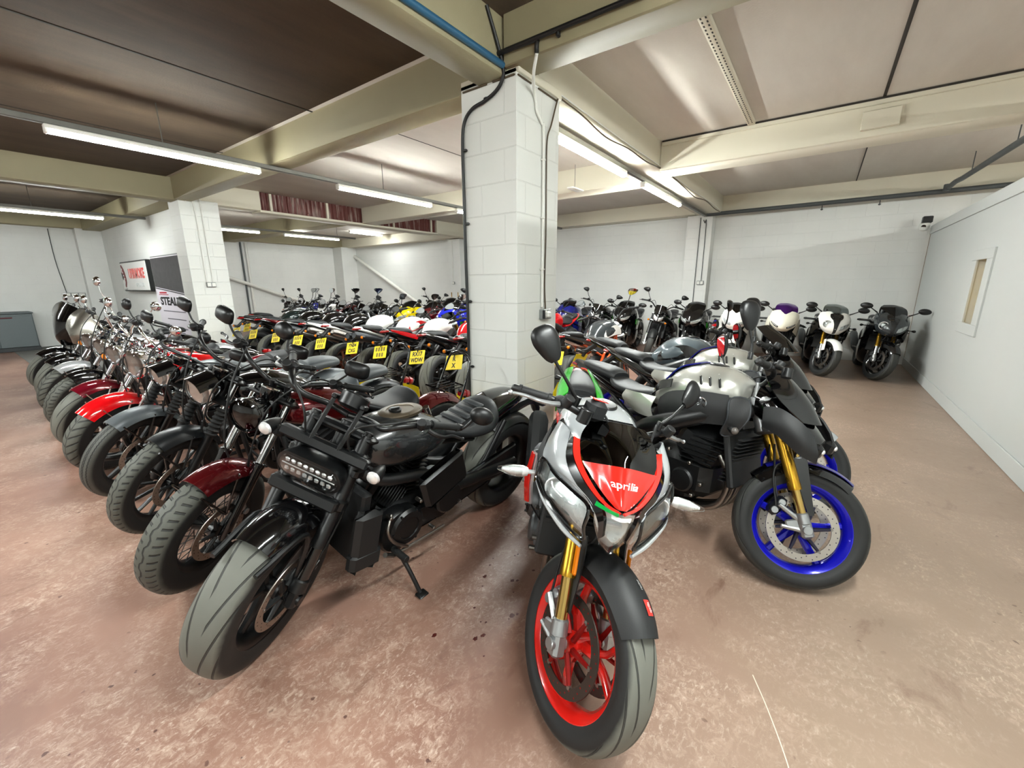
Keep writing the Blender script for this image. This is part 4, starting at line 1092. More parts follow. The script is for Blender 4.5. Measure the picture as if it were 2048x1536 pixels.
        o = b.p('headlight', g, BOWL); g = G(); surf(g, mir2(hl, sd), .003, 6, 6); b.p('headlight_lens', g, LENS, o)
        g = G(); tube(g, [nz((x+.003, y*sd*1.01, z)) for x, y, z in (hl[0]+[hl[1][3]]+hl[2][::-1]+[hl[1][0]])], .0055, 6, 4, closed=True); b.p('headlight_surround', g, BLK, o)
        g = G(); tube(g, [nz((x+.004, y*sd, z-.024)) for x, y, z in hl[2]], [.006, .010, .010, .006], 8, 5); b.p('nose_lip', g, SIL)
        g = G(); tube(g, [(.44, sd*.22, .76), (.45, sd*.29, .76)], .009, 8); lathe(g, [(.016, .0), (.022, .02), (.019, .06), (.006, .10)], (.46, sd*.275, .765), (.25, sd*.95, .05), 14); o = b.p('turn_signal', g, BOWL)
        g = G(); lathe(g, [(.0165, .0), (.0235, .02), (.0205, .06), (.007, .105), (.001, .107)], (.463, sd*.285, .765), (.25, sd*.95, .05), 14); b.p('signal_lens', g, LENS, o)
        surf = globals()['surf']
        scoop = [[(.36, .235, .80), (.28, .25, .78), (.16, .225, .74)], [(.40, .24, .70), (.28, .262, .66), (.14, .235, .63)], [(.36, .22, .58), (.26, .24, .54), (.16, .215, .52)]]
        g = G(); surf(g, mir2(scoop, sd), .008, 5, 5); sc = b.p('side_fairing', g, SIL)
        st_ = [[(.34, .246, .79), (.30, .253, .785)], [(.385, .248, .70), (.33, .262, .68)], [(.345, .23, .58), (.30, .242, .56)]]
        g = G(); surf(g, mir2([[(x, y+.006, z) for x, y, z in r] for r in st_], sd), .006, 4, 5); b.p('fairing_stripe', g, RED, sc)
        g = G(); surf(g, mir2([[(.37, .225, .585), (.25, .235, .545)], [(.33, .15, .48), (.22, .17, .45)], [(.28, .08, .40), (.18, .09, .38)]], sd), .006, 4, 4); b.p('belly_pan', g, MTB)
    surf = lambda g, rows, *k: globals()['surf'](g, NZ(rows), *k)
    for pts, m, nm in (([(.800, .020, .80), (.785, .062, .752)], DGN, 'green_flash'),):
        g = G(); surf(g, [[(.812, -.010, .806), (.812, -.010, .792)], [(.800, -.040, .832), (.803, -.042, .816)], [(.775, -.072, .858), (.780, -.076, .842)]], .005, 2, 3); b.p(nm, g, m)
        g = G(); surf(g, [[(.806, -.030, .80), (.810, -.028, .786)], [(.815, 0, .782), (.816, 0, .768)], [(.806, .030, .80), (.810, .028, .786)]], .005, 3, 2); b.p('white_chevron', g, WHT)
    g = G(); surf(g, [[(.770, -.072, .795), (.803, 0, .758), (.770, .072, .795)], [(.775, -.060, .725), (.812, 0, .70), (.775, .060, .725)], [(.765, -.030, .655), (.785, 0, .640), (.765, .030, .655)]], .003, 5, 5)
    o = b.p('centre_headlight_lens', g, LENS)
    g = G(); surf(g, [[(.745, -.068, .793), (.760, 0, .760), (.745, .068, .793)], [(.738, -.056, .725), (.745, 0, .70), (.738, .056, .725)], [(.748, -.028, .658), (.76, 0, .645), (.748, .028, .658)]], .003, 5, 5); rbox(g, (.755, 0, .79), (.02, .05, .012), .003); b.p('centre_reflector', g, BOWL, o)
    surf = globals()['surf']
    # dash, reservoir cover with its red label, bars' own mirrors
    g = G(); rbox(g, (.45, 0, .985), (.02, .17, .10), .02, Matrix.Rotation(rad(-62), 4, 'Y')); b.p('instrument_panel', g, SAT)
    t = b.fk(.66, 0, -.03); g = G(); rbox(g, (t.x+.03, -.155, t.z+.15), (.065, .075, .075), .016); rs = b.p('reservoir_cover', g, LEA, front=True)
    g = G(); rbox(g, (t.x+.03, -.155, t.z+.189), (.034, .062, .002), .0008); rl = b.p('reservoir_label', g, RED, rs)
    text('reservoir_lettering', 'aprilia', .021, WHT, rl, Matrix.Translation((t.x+.03, -.155, t.z+.1905)) @ Matrix.Rotation(rad(90), 4, 'Z'), .0003, bold=.0004)
    for sd in (1, -1):
        paddle(b, (b.gf.x+.04, (b.gf.y-.075)*sd, b.gf.z+.03), (.36, sd*.325, 1.145), (.30, sd*.405, 1.235), .10)
    # silver tank with black flashes, coloured tail, side silencer
    tk = [o for o in b.root.children if o.name.startswith('fuel_tank')][0]
    for k, (x0, x1) in enumerate(((.34, .24), (.30, .19), (.26, .14))):
        g = G()
        for sd in (1, -1): surf(g, mir2([[(x0, .160-.006*k, .925), (x0-.025, .163-.006*k, .93)], [(x1, .172, .85), (x1-.02, .173, .85)], [(x1-.06, .162, .775), (x1-.075, .160, .775)]], sd), .012, 2, 5)
        b.p('tank_stripe', g, BLK, tk)
    text('tank_lettering', 'aprilia', .055, RED, tk, Matrix(((1, 0, 0, .12), (0, 0, -1, -.176), (0, 1, 0, .90), (0, 0, 0, 1))), .001, bold=.001)
    tl = [o for o in b.root.children if o.name.startswith('tail_unit')][0]
    for sd in (1, -1):
        g = G(); surf(g, mir2([[(-.46, .085, .875), (-.62, .075, .925), (-.82, .045, .965)], [(-.40, .138, .83), (-.62, .130, .88), (-.84, .085, .935)], [(-.46, .128, .75), (-.64, .120, .81), (-.82, .086, .885)]], sd), .008, 5, 4); b.p('tail_panel', g, GRN, tl)
        g = G(); surf(g, mir2([[(-.80, .090, .925), (-.88, .072, .945), (-.95, .035, .945)], [(-.80, .060, .955), (-.88, .045, .962), (-.95, .02, .952)]], sd), .007, 5, 4); b.p('tail_flash', g, RED, tl)
    g = G(); P = [(.0, -.12, .22), (-.16, -.16, .27), (-.24, -.175, .33), (-.30, -.185, .38)]; tube(g, P, [.028, .028, .03, .036], 14, 4)
    b.p('exhaust_link', g, mat('heat_stained_steel', '7c6238', .3, 1))
    g = G(); a, e = V((-.30, -.185, .38)), V((-.62, -.215, .66)); tube(g, [a, a.lerp(e, .06), a.lerp(e, .12), a.lerp(e, .92), e], [.036, .05, .058, .062, .05], 8)
    g.m(1); tube(g, [a.lerp(e, .02), a.lerp(e, .13)], [.045, .061], 8); b.p('silencer', g, [MTB, mat('brass_band', 'a58d55', .35, 1)])
    return b

def streetfighter(label, at, heading, steer, mud, screen=None):
    """big naked four with blue wheels, gold fork and vented silver tank"""
    silv = paint('brushed_silver_paint', 'b9b8b0', .25, .45); blue = paint('deep_blue_paint', '1a1a7a', .15, .2); beak = MTB
    b = chassis(label, at, heading, dict(lean=8, steer=steer, wheel='cast', nsp=5, rim=BLU, up=GLD, low=mat('gold_inner_tube', 'c9a964', .2, 1), foot=ALU, cal=SAT, fender=None, tank=silv, seat=LEA, tail=BLK, can='low', canm=GRF, plate=None,
        clamp=ALU, bars='flat', mir=None, ulow=.19, dmat=mat('fresh_disc_steel', 'b3aca3', .35, .9), carrier=mat('dark_carrier', '2a2836', .35, .5), tyre=T_SPORTD, front_sig=False, sig=mat('smoke_signal', '55504c', .2),
        tankrows=[(.38, .06, .93, .84, .88), (.36, .12, .985, .82, .90), (.26, .17, 1.035, .79, .90), (.12, .175, 1.04, .77, .90), (-.01, .135, 1.00, .75, .86), (-.10, .09, .92, .74, .82), (-.17, .07, .85, .73, .79), (-.20, .04, .82, .74, .78)]), 'blue-wheeled naked bikes')
    g = G(); arcshell(g, (b.ax, 0, b.R), b.R+.022, 54, 142, .080, .42, .005, 18, 13, .72); mg = b.p('front_mudguard', g, mud, front=True)
    if mud is BLK:
        g = G(); arcshell(g, (b.ax, 0, b.R), b.R+.032, 55, 128, .056, .17, .003, 16, 9, .6); b.p('mudguard_stripe', g, blue, mg)
    g = G()
    for sd in (1, -1):
        A = lambda d, f, y: tuple(b.fk(d, sd*y, f)); r = [[A(.33, .09, .088), A(.34, .01, .092)], [A(.22, .075, .09), A(.22, .02, .094)], [A(.06, .055, .088), A(.06, .03, .09)]]
        surf(g, r if sd > 0 else [q[::-1] for q in r], .007, 4, 5)
    b.p('mudguard_cheek', g, BLK, front=True)
    tk = [o for o in b.root.children if o.name.startswith('fuel_tank')][0]
    g = G(); surf(g, [[(.10, -.07, 1.046), (.10, 0, 1.052), (.10, .07, 1.046)], [(-.02, -.075, 1.002), (-.02, 0, 1.014), (-.02, .075, 1.002)], [(-.12, -.05, .91), (-.12, 0, .925), (-.12, .05, .91)]], .008, 5, 5); b.p('tank_top_panel', g, blue, tk)
    for sd in (1, -1):
        for k in range(3):
            g = G(); rbox(g, (.28-.05*k, sd*(.165+.008*k*(1 if k < 2 else .8)), .955), (.013, .012, .052), .004, Matrix.Rotation(rad(-12), 4, 'Y')); b.p('tank_slot', g, BLK, tk)
        # black flank panel with round badge, framed air scoop
        fl = [[(.34, .165, .90), (.20, .192, .895), (.02, .175, .86), (-.08, .13, .80)], [(.36, .178, .83), (.20, .205, .815), (.02, .188, .78), (-.08, .14, .745)], [(.34, .17, .74), (.20, .19, .72), (.04, .175, .70), (-.06, .135, .69)]]
        g = G(); surf(g, mir2(fl, sd), .008, 5, 5); fp = b.p('tank_side_panel', g, MTB, tk)
        g = G(); c = V((.22, sd*.206, .835)); lathe(g, [(.030, -.004), (.031, .003), (.026, .004), (.026, .002), (.002, .002)], c, (0, sd, 0), 24)
        for k in range(3):
            a = rad(90+120*k); tube(g, [c+V((0, sd*.004, 0)), c+V((cos(a)*.025, sd*.005, sin(a)*.025))], .0028, 6)
            for q in (-.35, .35): tube(g, [c+V((cos(a+q)*.012, sd*.004, sin(a+q)*.012)), c+V((cos(a+q*.6)*.024, sd*.005, sin(a+q*.6)*.024))], .0022, 6)
        b.p('round_badge', g, CHR, fp)
        sc = [[(.44, .15, .90), (.36, .20, .895)], [(.46, .165, .80), (.37, .215, .79)], [(.40, .175, .70), (.345, .20, .70)]]
        g = G(); surf(g, mir2(sc, sd), .012, 4, 5); so = b.p('air_scoop', g, MTB)
        g = G(); loop = [(.44, .162, .895), (.37, .207, .89), (.38, .222, .79), (.352, .207, .70), (.395, .185, .70), (.462, .175, .80)]
        tube(g, [(x, y*sd, z) for x, y, z in loop], .005, 8, 4, closed=True); b.p('scoop_frame', g, GRF, so)
        sp = [[(-.10, .145, .80), (-.24, .15, .80), (-.34, .135, .80)], [(-.12, .155, .73), (-.24, .16, .73), (-.36, .14, .75)], [(-.10, .15, .665), (-.20, .15, .67), (-.30, .135, .70)]]
        g = G(); surf(g, mir2(sp, sd), .006, 5, 4); b.p('side_cover', g, silv)
        kp = [[(-.0, .158, .93), (-.10, .115, .90), (-.155, .085, .84)], [(.0, .166, .88), (-.10, .13, .845), (-.16, .10, .80)]]
        g = G(); surf(g, mir2(kp, sd), .008, 4, 4); b.p('knee_panel', g, BLK, tk)
        # headlight shroud arms and cheeks: a long beak either side
        ch = [[(.50, .125, .875), (.58, .155, .89), (.67, .145, .85), (.735, .115, .79)], [(.515, .15, .815), (.60, .178, .82), (.70, .162, .765), (.765, .12, .715)], [(.52, .145, .775), (.60, .165, .755), (.70, .15, .69), (.765, .11, .66)]]
        g = G(); surf(g, mir2(ch, sd), .010, 5, 5); b.p('headlight_cheek', g, MTB)
        g = G(); rbox(g, (.745, sd*.085, .715), (.05, .055, .07), .014, Matrix.Rotation(rad(18), 4, 'Y')); o = b.p('headlight', g, SAT)
        g = G(); lathe(g, [(.013, 0), (.010, .006), (.002, .009)], (.772, sd*.085, .717), (1, 0, -.2), 16); b.p('headlight_lens', g, REF, o)
    g = G(); body(g, [(.44, .09, .98, .80), (.52, .115, .96, .76), (.60, .10, .90, .73), (.69, .08, .82, .70), (.745, .04, .76, .69)], 22, 4); b.p('headlight_housing', g, BLK)
    fs = [[(.44, -.08, 1.07), (.46, 0, 1.085), (.44, .08, 1.07)], [(.50, -.135, 1.00), (.55, 0, 1.02), (.50, .135, 1.00)], [(.57, -.14, .92), (.645, 0, .93), (.57, .14, .92)], [(.67, -.09, .83), (.715, 0, .825), (.67, .09, .83)]]
    g = G(); surf(g, fs, .006, 6, 5); b.p('flyscreen', g, BLK)
    if screen:
        fs2 = [[(.36, -.11, 1.20), (.39, 0, 1.22), (.36, .11, 1.20)], [(.45, -.15, 1.13), (.50, 0, 1.15), (.45, .15, 1.13)], [(.54, -.13, 1.05), (.60, 0, 1.06), (.54, .13, 1.05)]]
        g = G(); surf(g, fs2, .004, 6, 5); b.p('windscreen', g, screen)
    g = G(); rbox(g, (.47, 0, 1.03), (.02, .15, .09), .02, Matrix.Rotation(rad(-50), 4, 'Y')); b.p('instrument_panel', g, SAT)
    for sd in (1, -1): paddle(b, (.275, sd*.30, 1.045), (.245, sd*.32, 1.16), (.21, sd*.335, 1.30), .11, SAT, .03, (1, .3, .1) if sd > 0 else (.45, -.85, .1))
    for sd in (1, -1): indicator(b, (.44, sd*.25, .74), (.8, sd*.5, 0), mat('smoke_signal', '55504c', .2), SAT, (.42, sd*.17, .74), .02, .06, front=False)
    return b

def muscle_cruiser(at, heading):
    """low black roadster with fat front tyre and pill shaped lamp, end of the row"""
    b = Bike('all black low cruiser with fat front tyre and pill shaped headlamp, nearest of the row', at, heading, 9, .76, 28, 29, .328, 'cruisers parked in a slanting front row', (.40, .90))
    wheel(b, .76, .328, .165, .225, 'cast', SAT, T_SPORT, True, 5, (1,), .15, DSC, cal=SAT, calang=160)
    fork(b, 'usd', SAT, BLK, .125, .70, None, SAT, SAT, ru=.029, rl=.024)
    g = G(); arcshell(g, (.76, 0, .328), .36, 71, 142, .098, .40, .006, 18, 13, .88); b.p('front_mudguard', g, BLK, front=True)
    g = G()
    for sd in (1, -1):
        tube(g, [b.fk(.06, sd*.10), b.fk(.28, sd*.105, .10), V((.76+cos(rad(60))*.36, sd*.085, .328+sin(rad(60))*.34))], .011, 8, 5)
    b.p('mudguard_bracket', g, SAT, front=True)
    # flat yoke carrying lamp, indicators and two struts to the clock
    M = Matrix.Rotation(-rad(29), 4, 'Y'); g = G()
    rbox(g, b.fk(.60, 0, .055), (.05, .40, .045), .008, M); rbox(g, b.fk(.40, 0, .05), (.045, .30, .05), .008, M)
    for sd in (1, -1): rbox(g, b.fk(.60, sd*.125, 0), (.075, .075, .06), .014, M); rbox(g, b.fk(.40, sd*.125, 0), (.07, .075, .06), .014, M)
    b.p('headlight_yoke', g, SAT, front=True)
    g = G()
    for sd in (1, -1): tube(g, [b.fk(.61, sd*.062, .075), b.fk(.80, sd*.066, .03)], .010, 4); rbox(g, b.fk(.80, sd*.066, .02), (.05, .022, .022), .005, M)
    b.p('clock_strut', g, SAT, front=True)
    c = b.fk(.495, 0, .085); d = V((cos(rad(4)), 0, sin(rad(4))))
    def pill(hw, hh, x, n=24):
        out = []
        for j in range(n):
            t = 2*pi*j/n; cc, ss = cos(t), sin(t); y = hh*cc+(hw-hh)*(1 if cc >= 0 else -1) if abs(cc) > 1e-6 else (hw-hh); out.append(c+d*x+V((0, y, hh*ss)))
        return out
    g = G(); loft(g, [pill(.08, .03, -.10), pill(.13, .052, -.06), pill(.142, .058, -.01), pill(.142, .058, .008), pill(.130, .047, .010)], cap=True); hl = b.p('headlight', g, SAT, front=True)
    g = G(); loft(g, [pill(.128, .045, .0), pill(.124, .042, .003), pill(.08, .02, -.02)], cap=True)
    for k in range(8):
        for s in (1, -1): rbox(g, c+d*.004+V((0, -.095+.027*k, s*.021)), (.02, .020, .022), .005, Matrix.Rotation(rad(8*s+(k % 2)*12), 4, 'Y'))
    rbox(g, c+d*.008, (.01, .235, .004), .001); b.p('led_reflector', g, REF, hl)
    g = G(); loft(g, [pill(.130, .047, .010), pill(.126, .043, .020), pill(.09, .02, .026)], cap=True); b.p('headlight_lens', g, LENS, hl)
    for sd in (1, -1):
        q = b.fk(.575, sd*.245, .085); indicator(b, q, (1, 0, -.05), REF, SAT, b.fk(.60, sd*.17, .05), .030, .085)
    # clock, bars
    q = b.fk(.83, 0, -.01); dd = V((-.62, 0, .78)); g = G(); lathe(g, [(.04, -.06), (.058, -.05), (.060, .0), (.055, .006), (.052, 0), (.01, 0)], q, dd, 28); b.p('speedometer', g, SAT, front=True)
    t = b.fk(.70, 0, -.05); hx, hz = t.x, t.z
    P = [(hx, 0, hz+.05), (hx-.01, .10, hz+.055), (hx+.06, .19, hz+.10), (hx+.05, .25, hz+.135), (hx-.06, .335, hz+.13), (hx-.18, .43, hz+.10)]
    gf = V(P[-2]).lerp(V(P[-1]), .05); grip_end(b, P, gf, SAT, SAT, .0135, RUB)
    for sd in (1, -1):
        e = V((P[-1][0], P[-1][1]*sd, P[-1][2])); mirror(b, e+V((-.0, .01*sd, 0)), e+V((-.02, sd*.05, .055)), (.11, .085), 'round', SAT)
        i = V((gf.x+.01, (gf.y-.06)*sd, gf.z)); cable_set(b, [i, i+V((.12, -.05*sd, .02)), b.fk(.70, .10*sd, .13), b.fk(.50, .13*sd, -.06), b.fk(.30, .14*sd, -.07), b.fk(.1, .13*sd, -.05)])
    # frame, tank, seat, tail
    g = G(); hp = b.fk(.62, 0, -.05); tube(g, [hp, (.20, 0, .80), (-.15, 0, .68), (-.45, 0, .60)], .03, 10, 4)
    for sd in (1, -1): tube(g, [hp-V((0, 0, .05)), (.30, sd*.10, .66), (.05, sd*.14, .60), (-.28, sd*.13, .42), (-.74, sd*.13, .34)], [.03, .03, .03, .04, .03], 10, 5)
    b.p('frame', g, SAT)
    g = G(); body(g, [(.36, .05, .86, .74, .80), (.32, .12, .895, .70, .79), (.20, .155, .92, .675, .77), (.05, .15, .90, .665, .755), (-.08, .115, .845, .67, .74), (-.15, .08, .80, .68, .73), (-.17, .05, .78, .69, .73)], 28, 5); tk = b.p('fuel_tank', g, paint('satin_black_tank', '1d1f20', .25))
    ov = lambda hw, hl, z: [(.10+hl*cos(2*pi*j/30), hw*sin(2*pi*j/30), z-.02*((.10+hl*cos(2*pi*j/30)-.12)*2.2)**2*3-.16*(hw*sin(2*pi*j/30))**2*10*.35) for j in range(30)]
    g = G(); loft(g, [ov(.072, .125, .905), ov(.072, .125, .918), ov(.064, .115, .924), ov(.050, .075, .924), ov(.048, .072, .921)], cap=True)
    cap = b.p('fuel_cap_panel', g, mat('bronze_cap_panel', '52483a', .4, .5), tk); 
    g = G(); lathe(g, [(.030, 0), (.029, .012), (.01, .013)], (.13, 0, .918), (0, 0, 1), 20); rbox(g, (.13, 0, .933), (.05, .012, .006), .002)
    for k in range(8): lathe(g, [(.005, 0), (.004, .005), (.001, .006)], (.10+.115*cos(pi*k/4), .065*sin(pi*k/4), .914), (0, 0, 1), 8)
    b.p('fuel_cap', g, SAT, cap)
    g = G(); body(g, [(-.12, .05, .79, .735, .76), (-.18, .10, .78, .70, .74), (-.30, .145, .765, .67, .71), (-.42, .165, .785, .665, .71), (-.50, .15, .83, .68, .74), (-.55, .11, .84, .70, .76)], 26, 5); st = b.p('seat', g, LEA)
    for k in range(4):
        g = G(); x = -.27-.055*k; z = .775+.014*k+(.008 if k == 3 else 0); rbox(g, (x, 0, z), (.042, .17-.01*k, .016), .007, Matrix.Rotation(rad(12), 4, 'Y')); b.p('seat_rib', g, mat('ribbed_vinyl', '25282a', .5), st)
    g = G(); body(g, [(-.46, .12, .80, .66, .72), (-.58, .12, .845, .70, .77), (-.76, .10, .85, .74, .79), (-.88, .05, .82, .75, .78)], 24, 5); b.p('tail_unit', g, BLK)
    wheel(b, -.76, .325, .185, .215, 'cast', SAT, T_SPORT, False, 5, (-1,), .13, DSC)
    g = G(); arcshell(g, (-.76, 0, .325), .352, 60, 150, .10, .3, .005, 14, 9, .9); b.p('rear_mudguard', g, SAT)
    g = G(); tube(g, [(-.76, -.0, .69), (-1.06, 0, .70), (-1.16, 0, .60)], [.05, .035, .03], 8, 4); rbox(g, (-1.13, 0, .68), (.10, .20, .025), .008); b.p('plate_hanger', g, SAT)
    g = G(); cyl(g, (-.90, 0, .80), (-.94, 0, .80), .03, 14); b.p('tail_light', g, REDL)
    vtwin(b, (.08, .42), (-14, 46), ENG, ENG, SAT, SAT, .28, None, .24)
    g = G(); rbox(g, (.40, 0, .46), (.05, .30, .36), .012, Matrix.Rotation(rad(-8), 4, 'Y')); b.p('radiator', g, MTB)
    for sd in (1, -1):
        g = G(); M2 = Matrix.Rotation(rad(-8), 4, 'Y'); rbox(g, (.40, sd*.165, .42), (.14, .055, .30), .03, M2); rbox(g, (.41, sd*.165, .33), (.16, .06, .10), .02, M2); b.p('radiator_shroud', g, MTB)
        g = G(); rbox(g, (-.05, sd*.18, .56), (.30, .05, .20), .04, Matrix.Rotation(rad(18), 4, 'Y')); b.p('side_cover', g, SAT)
        g = G(); lathe(g, [(.10, .10), (.10, .16), (.088, .175), (.06, .178), (.058, .172), (.01, .172)], (.16, 0, .36), (0, sd, 0), 30); lathe(g, [(.09, .12), (.09, .18), (.08, .19), (.02, .19)], (-.10, 0, .42), (0, sd, 0), 26)
        for k in range(6): cyl(g, (.16+cos(k*pi/3)*.09, sd*.15, .36+sin(k*pi/3)*.09), (.16+cos(k*pi/3)*.09, sd*.176, .36+sin(k*pi/3)*.09), .007, 6)
        g.m(1)
        for q in ((.02, .20, .30), (.27, .17, .47), (-.02, .19, .50), (.24, .185, .25), (-.18, .19, .36), (.10, .178, .49)): lathe(g, [(.010, -.03), (.010, .006), (.006, .010)], (q[0], sd*q[1], q[2]), (0, sd, 0), 8)
        tube(g, [(.26, sd*.16, .48), (.30, sd*.19, .42), (.26, sd*.195, .34), (.18, sd*.19, .27)], .008, 8, 5)
        b.p('engine_cover', g, [SAT, STE])
        g = G(); cyl(g, (.24, sd*.14, .27), (.24, sd*.26, .27), .017, 12); b.p('footpeg', g, RUB)
        g = G(); A, B2 = V((-.40, sd*.12, .42)), V((-.62, sd*.11, .70)); tube(g, [A, B2], .016, 10); b.p('shock_absorber', g, SAT)
    g = G(); tube(g, [(.26, .185, .26), (-.06, .20, .27)], .008, 8); tube(g, [(.26, .185, .26), (.32, .20, .31)], .012, 8); b.p('gear_linkage', g, STE)
    g = G(); rbox(g, (-.42, .145, .42), (.62, .03, .15), .04, Matrix.Rotation(rad(7), 4, 'Y')); tube(g, [(-.12, .15, .46), (-.70, .155, .40)], .04, 10); b.p('belt_guard', g, SAT)
    g = G(); tube(g, [(.25, -.10, .55), (.36, -.17, .50), (.30, -.19, .34), (.0, -.20, .30), (-.5, -.21, .44), (-.85, -.21, .56)], [.025, .025, .03, .05, .06, .05], 14, 5); b.p('exhaust_pipe', g, GRF)
    stand(b, .20, .24, .13, SAT, (-.02, .30))
    return b

# ------------------------------------------------------------------ the building
WALL = wall_material('painted_blockwork', 'dfe0dd', .55)
WALLC = wall_material('painted_column_block', 'dcddd8', .9, dirt=.08)
PLAS = wall_material('white_plasterboard', 'b4b7b5', 0, brick=False, dirt=.04)
CEILW = concrete_material('painted_ceiling', 'c2bab0', 'cdc6bc')
CEILD = concrete_material('bare_concrete_ceiling', '44372a', '5a4937')
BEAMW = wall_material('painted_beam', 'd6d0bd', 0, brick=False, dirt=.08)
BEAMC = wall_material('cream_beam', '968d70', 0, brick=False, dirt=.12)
FLR = floor_material()
def slab(name, lo, hi, m, bev=.0, kind=True):
    g = G(); rbox(g, [(a+c)/2 for a, c in zip(lo, hi)], [c-a for a, c in zip(lo, hi)], max(bev, .001))
    o = build(name, g, m)
    if kind: struct(o)
    return o
XL, XR, YB, YF, CZ = -16.1, 6.0, 10.55, -6.5, 3.28
slab('floor', (XL-.2, YF-.2, -.1), (XR+.2, YB+.2, 0), FLR)
slab('ceiling', (XL-.2, 2.7, CZ), (XR+.2, YB+.2, CZ+.1), CEILW)
slab('ceiling_bare', (XL-.2, YF-.2, CZ), (XR+.2, 2.7, CZ+.1), CEILD)
slab('wall_back', (XL-.2, YB, -.1), (XR+.2, YB+.15, CZ+.1), WALL)
slab('wall_left', (XL-.15, YF-.2, -.1), (XL, YB+.2, CZ+.1), WALL)
slab('wall_right', (XR, YF-.2, -.1), (XR+.15, YB+.2, CZ+.1), WALL)
slab('wall_front', (XL-.2, YF-.15, -.1), (XR+.2, YF, CZ+.1), WALL)
slab('wall_sign', (XL, 3.05, 0), (-9.5, 3.20, CZ), WALL)
# partition on the right with its reveal, skirting and cap rail
def partition():
    g = G(); x0, x1 = 1.40, 1.50
    for y0, y1, z0, z1 in ((-5, 6.72, 0, 2.43), (7.12, 10.42, 0, 2.43), (6.72, 7.12, 0, 1.03), (6.72, 7.12, 1.75, 2.43)):
        rbox(g, ((x0+x1)/2, (y0+y1)/2, (z0+z1)/2), (x1-x0, y1-y0, z1-z0), .0005)
    return struct(build('wall_partition', g, PLAS))
partition()
PINE = mat('raw_pine', 'ecc983', .6); OAK = mat('dark_timber', '6b4f26', .7)
slab('trim_window_board', (1.485, 6.70, 1.01), (1.499, 7.14, 1.77), PINE)
g = G()
for y0, y1, z0, z1 in ((6.53, 6.73, 1.04, 1.74), (7.11, 7.30, 1.04, 1.74), (6.53, 7.30, 1.74, 1.85), (6.53, 7.30, .92, 1.04)):
    rbox(g, (1.393, (y0+y1)/2, (z0+z1)/2), (.022, y1-y0, z1-z0), .003)
struct(build('window_1', g, PLAS))
slab('trim_partition_cap', (1.385, -5, 2.31), (1.52, 10.44, 2.45), PLAS, .004)
slab('baseboard_right', (1.385, -5, 0), (1.40, 10.42, .15), PLAS, .004)
slab('trim_timber_post', (1.41, 10.42, 0), (1.50, 10.55, 2.42), OAK, .004)
# columns
slab('column_near', (-2.445, 2.707, 0), (-1.92, 3.31, 2.97), WALLC, .004)
slab('column_far', (-9.55, 2.80, 0), (-9.05, 3.40, 2.97), WALLC, .004)
slab('pilaster_back', (-2.62, 10.25, 0), (-2.10, 10.55, 2.95), WALL, .004)
slab('pilaster_back_far', (-10.15, 10.35, 0), (-9.6, 10.55, 2.95), WALL, .004)
slab('pilaster_corner', (-16.1, 9.9, 0), (-15.5, 10.55, 2.98), WALL, .004)
slab('pilaster_left', (-16.1, 2.55, 0), (-15.85, 3.05, 3.0), WALL, .004)
# beams
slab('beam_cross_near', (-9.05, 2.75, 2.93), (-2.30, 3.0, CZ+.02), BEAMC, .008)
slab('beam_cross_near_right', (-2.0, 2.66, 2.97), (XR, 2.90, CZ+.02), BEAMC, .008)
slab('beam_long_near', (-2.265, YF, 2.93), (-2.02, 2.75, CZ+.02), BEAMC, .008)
slab('beam_long_middle', (-2.42, 3.0, 2.95), (-1.925, 10.3, CZ+.02), BEAMW, .008)
slab('beam_seat_near', (-2.445, 2.707, 2.94), (-1.90, 3.31, 3.0), BEAMW, .004)
slab('beam_cross_middle_right', (-1.925, 5.93, 2.93), (XR, 6.33, CZ+.02), BEAMW, .010)
slab('trim_rail_right', (-1.9, 5.90, CZ-.06), (XR, 5.935, CZ-.005), BEAMW, .004)
slab('beam_cross_middle', (-9.05, 6.40, 2.93), (-2.42, 6.78, CZ+.02), BEAMW, .010)
slab('beam_back', (XL, 10.18, 2.97), (XR, YB, CZ+.02), BEAMW, .008)
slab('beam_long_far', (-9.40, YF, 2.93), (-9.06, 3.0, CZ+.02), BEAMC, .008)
slab('beam_long_far_start', (-9.40, 3.0, 2.93), (-9.06, 4.15, CZ+.02), BEAMW, .008)
slab('beam_long_far_end', (-9.40, 8.85, 2.93), (-9.06, 10.3, CZ+.02), BEAMW, .008)
slab('beam_flange', (-9.42, 4.12, 2.90), (-9.04, 8.88, 2.945), BEAMW, .004)
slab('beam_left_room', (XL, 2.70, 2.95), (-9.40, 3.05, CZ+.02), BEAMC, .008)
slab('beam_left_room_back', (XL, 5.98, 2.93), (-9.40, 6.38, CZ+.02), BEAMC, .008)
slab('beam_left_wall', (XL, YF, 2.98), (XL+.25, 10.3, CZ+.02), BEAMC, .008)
# brown ribbed steel sheeting over the opening
def rust_sheet():
    m, nt, b = newmat('brown_sheeting'); N = nt.nodes.new; L = nt.links.new
    tc = N('ShaderNodeTexCoord'); mp = N('ShaderNodeMapping'); mp.inputs['Scale'].default_value = (1, 14, 1.2); L(tc.outputs['Object'], mp.inputs[0])
    n = N('ShaderNodeTexNoise'); n.inputs['Scale'].default_value = 1.5; n.inputs['Detail'].default_value = 6; L(mp.outputs[0], n.inputs['Vector'])
    r = N('ShaderNodeMapRange'); r.inputs[1].default_value = .52; r.inputs[2].default_value = .70; L(n.outputs['Fac'], r.inputs[0])
    x = N('ShaderNodeMix'); x.data_type = 'RGBA'; x.inputs[6].default_value = srgb('5c2b25'); x.inputs[7].default_value = srgb('a89a90'); L(r.outputs[0], x.inputs[0])
    L(x.outputs[2], b.inputs['Base Color']); b.inputs['Roughness'].default_value = .6
    return m
g = G(); pts = []
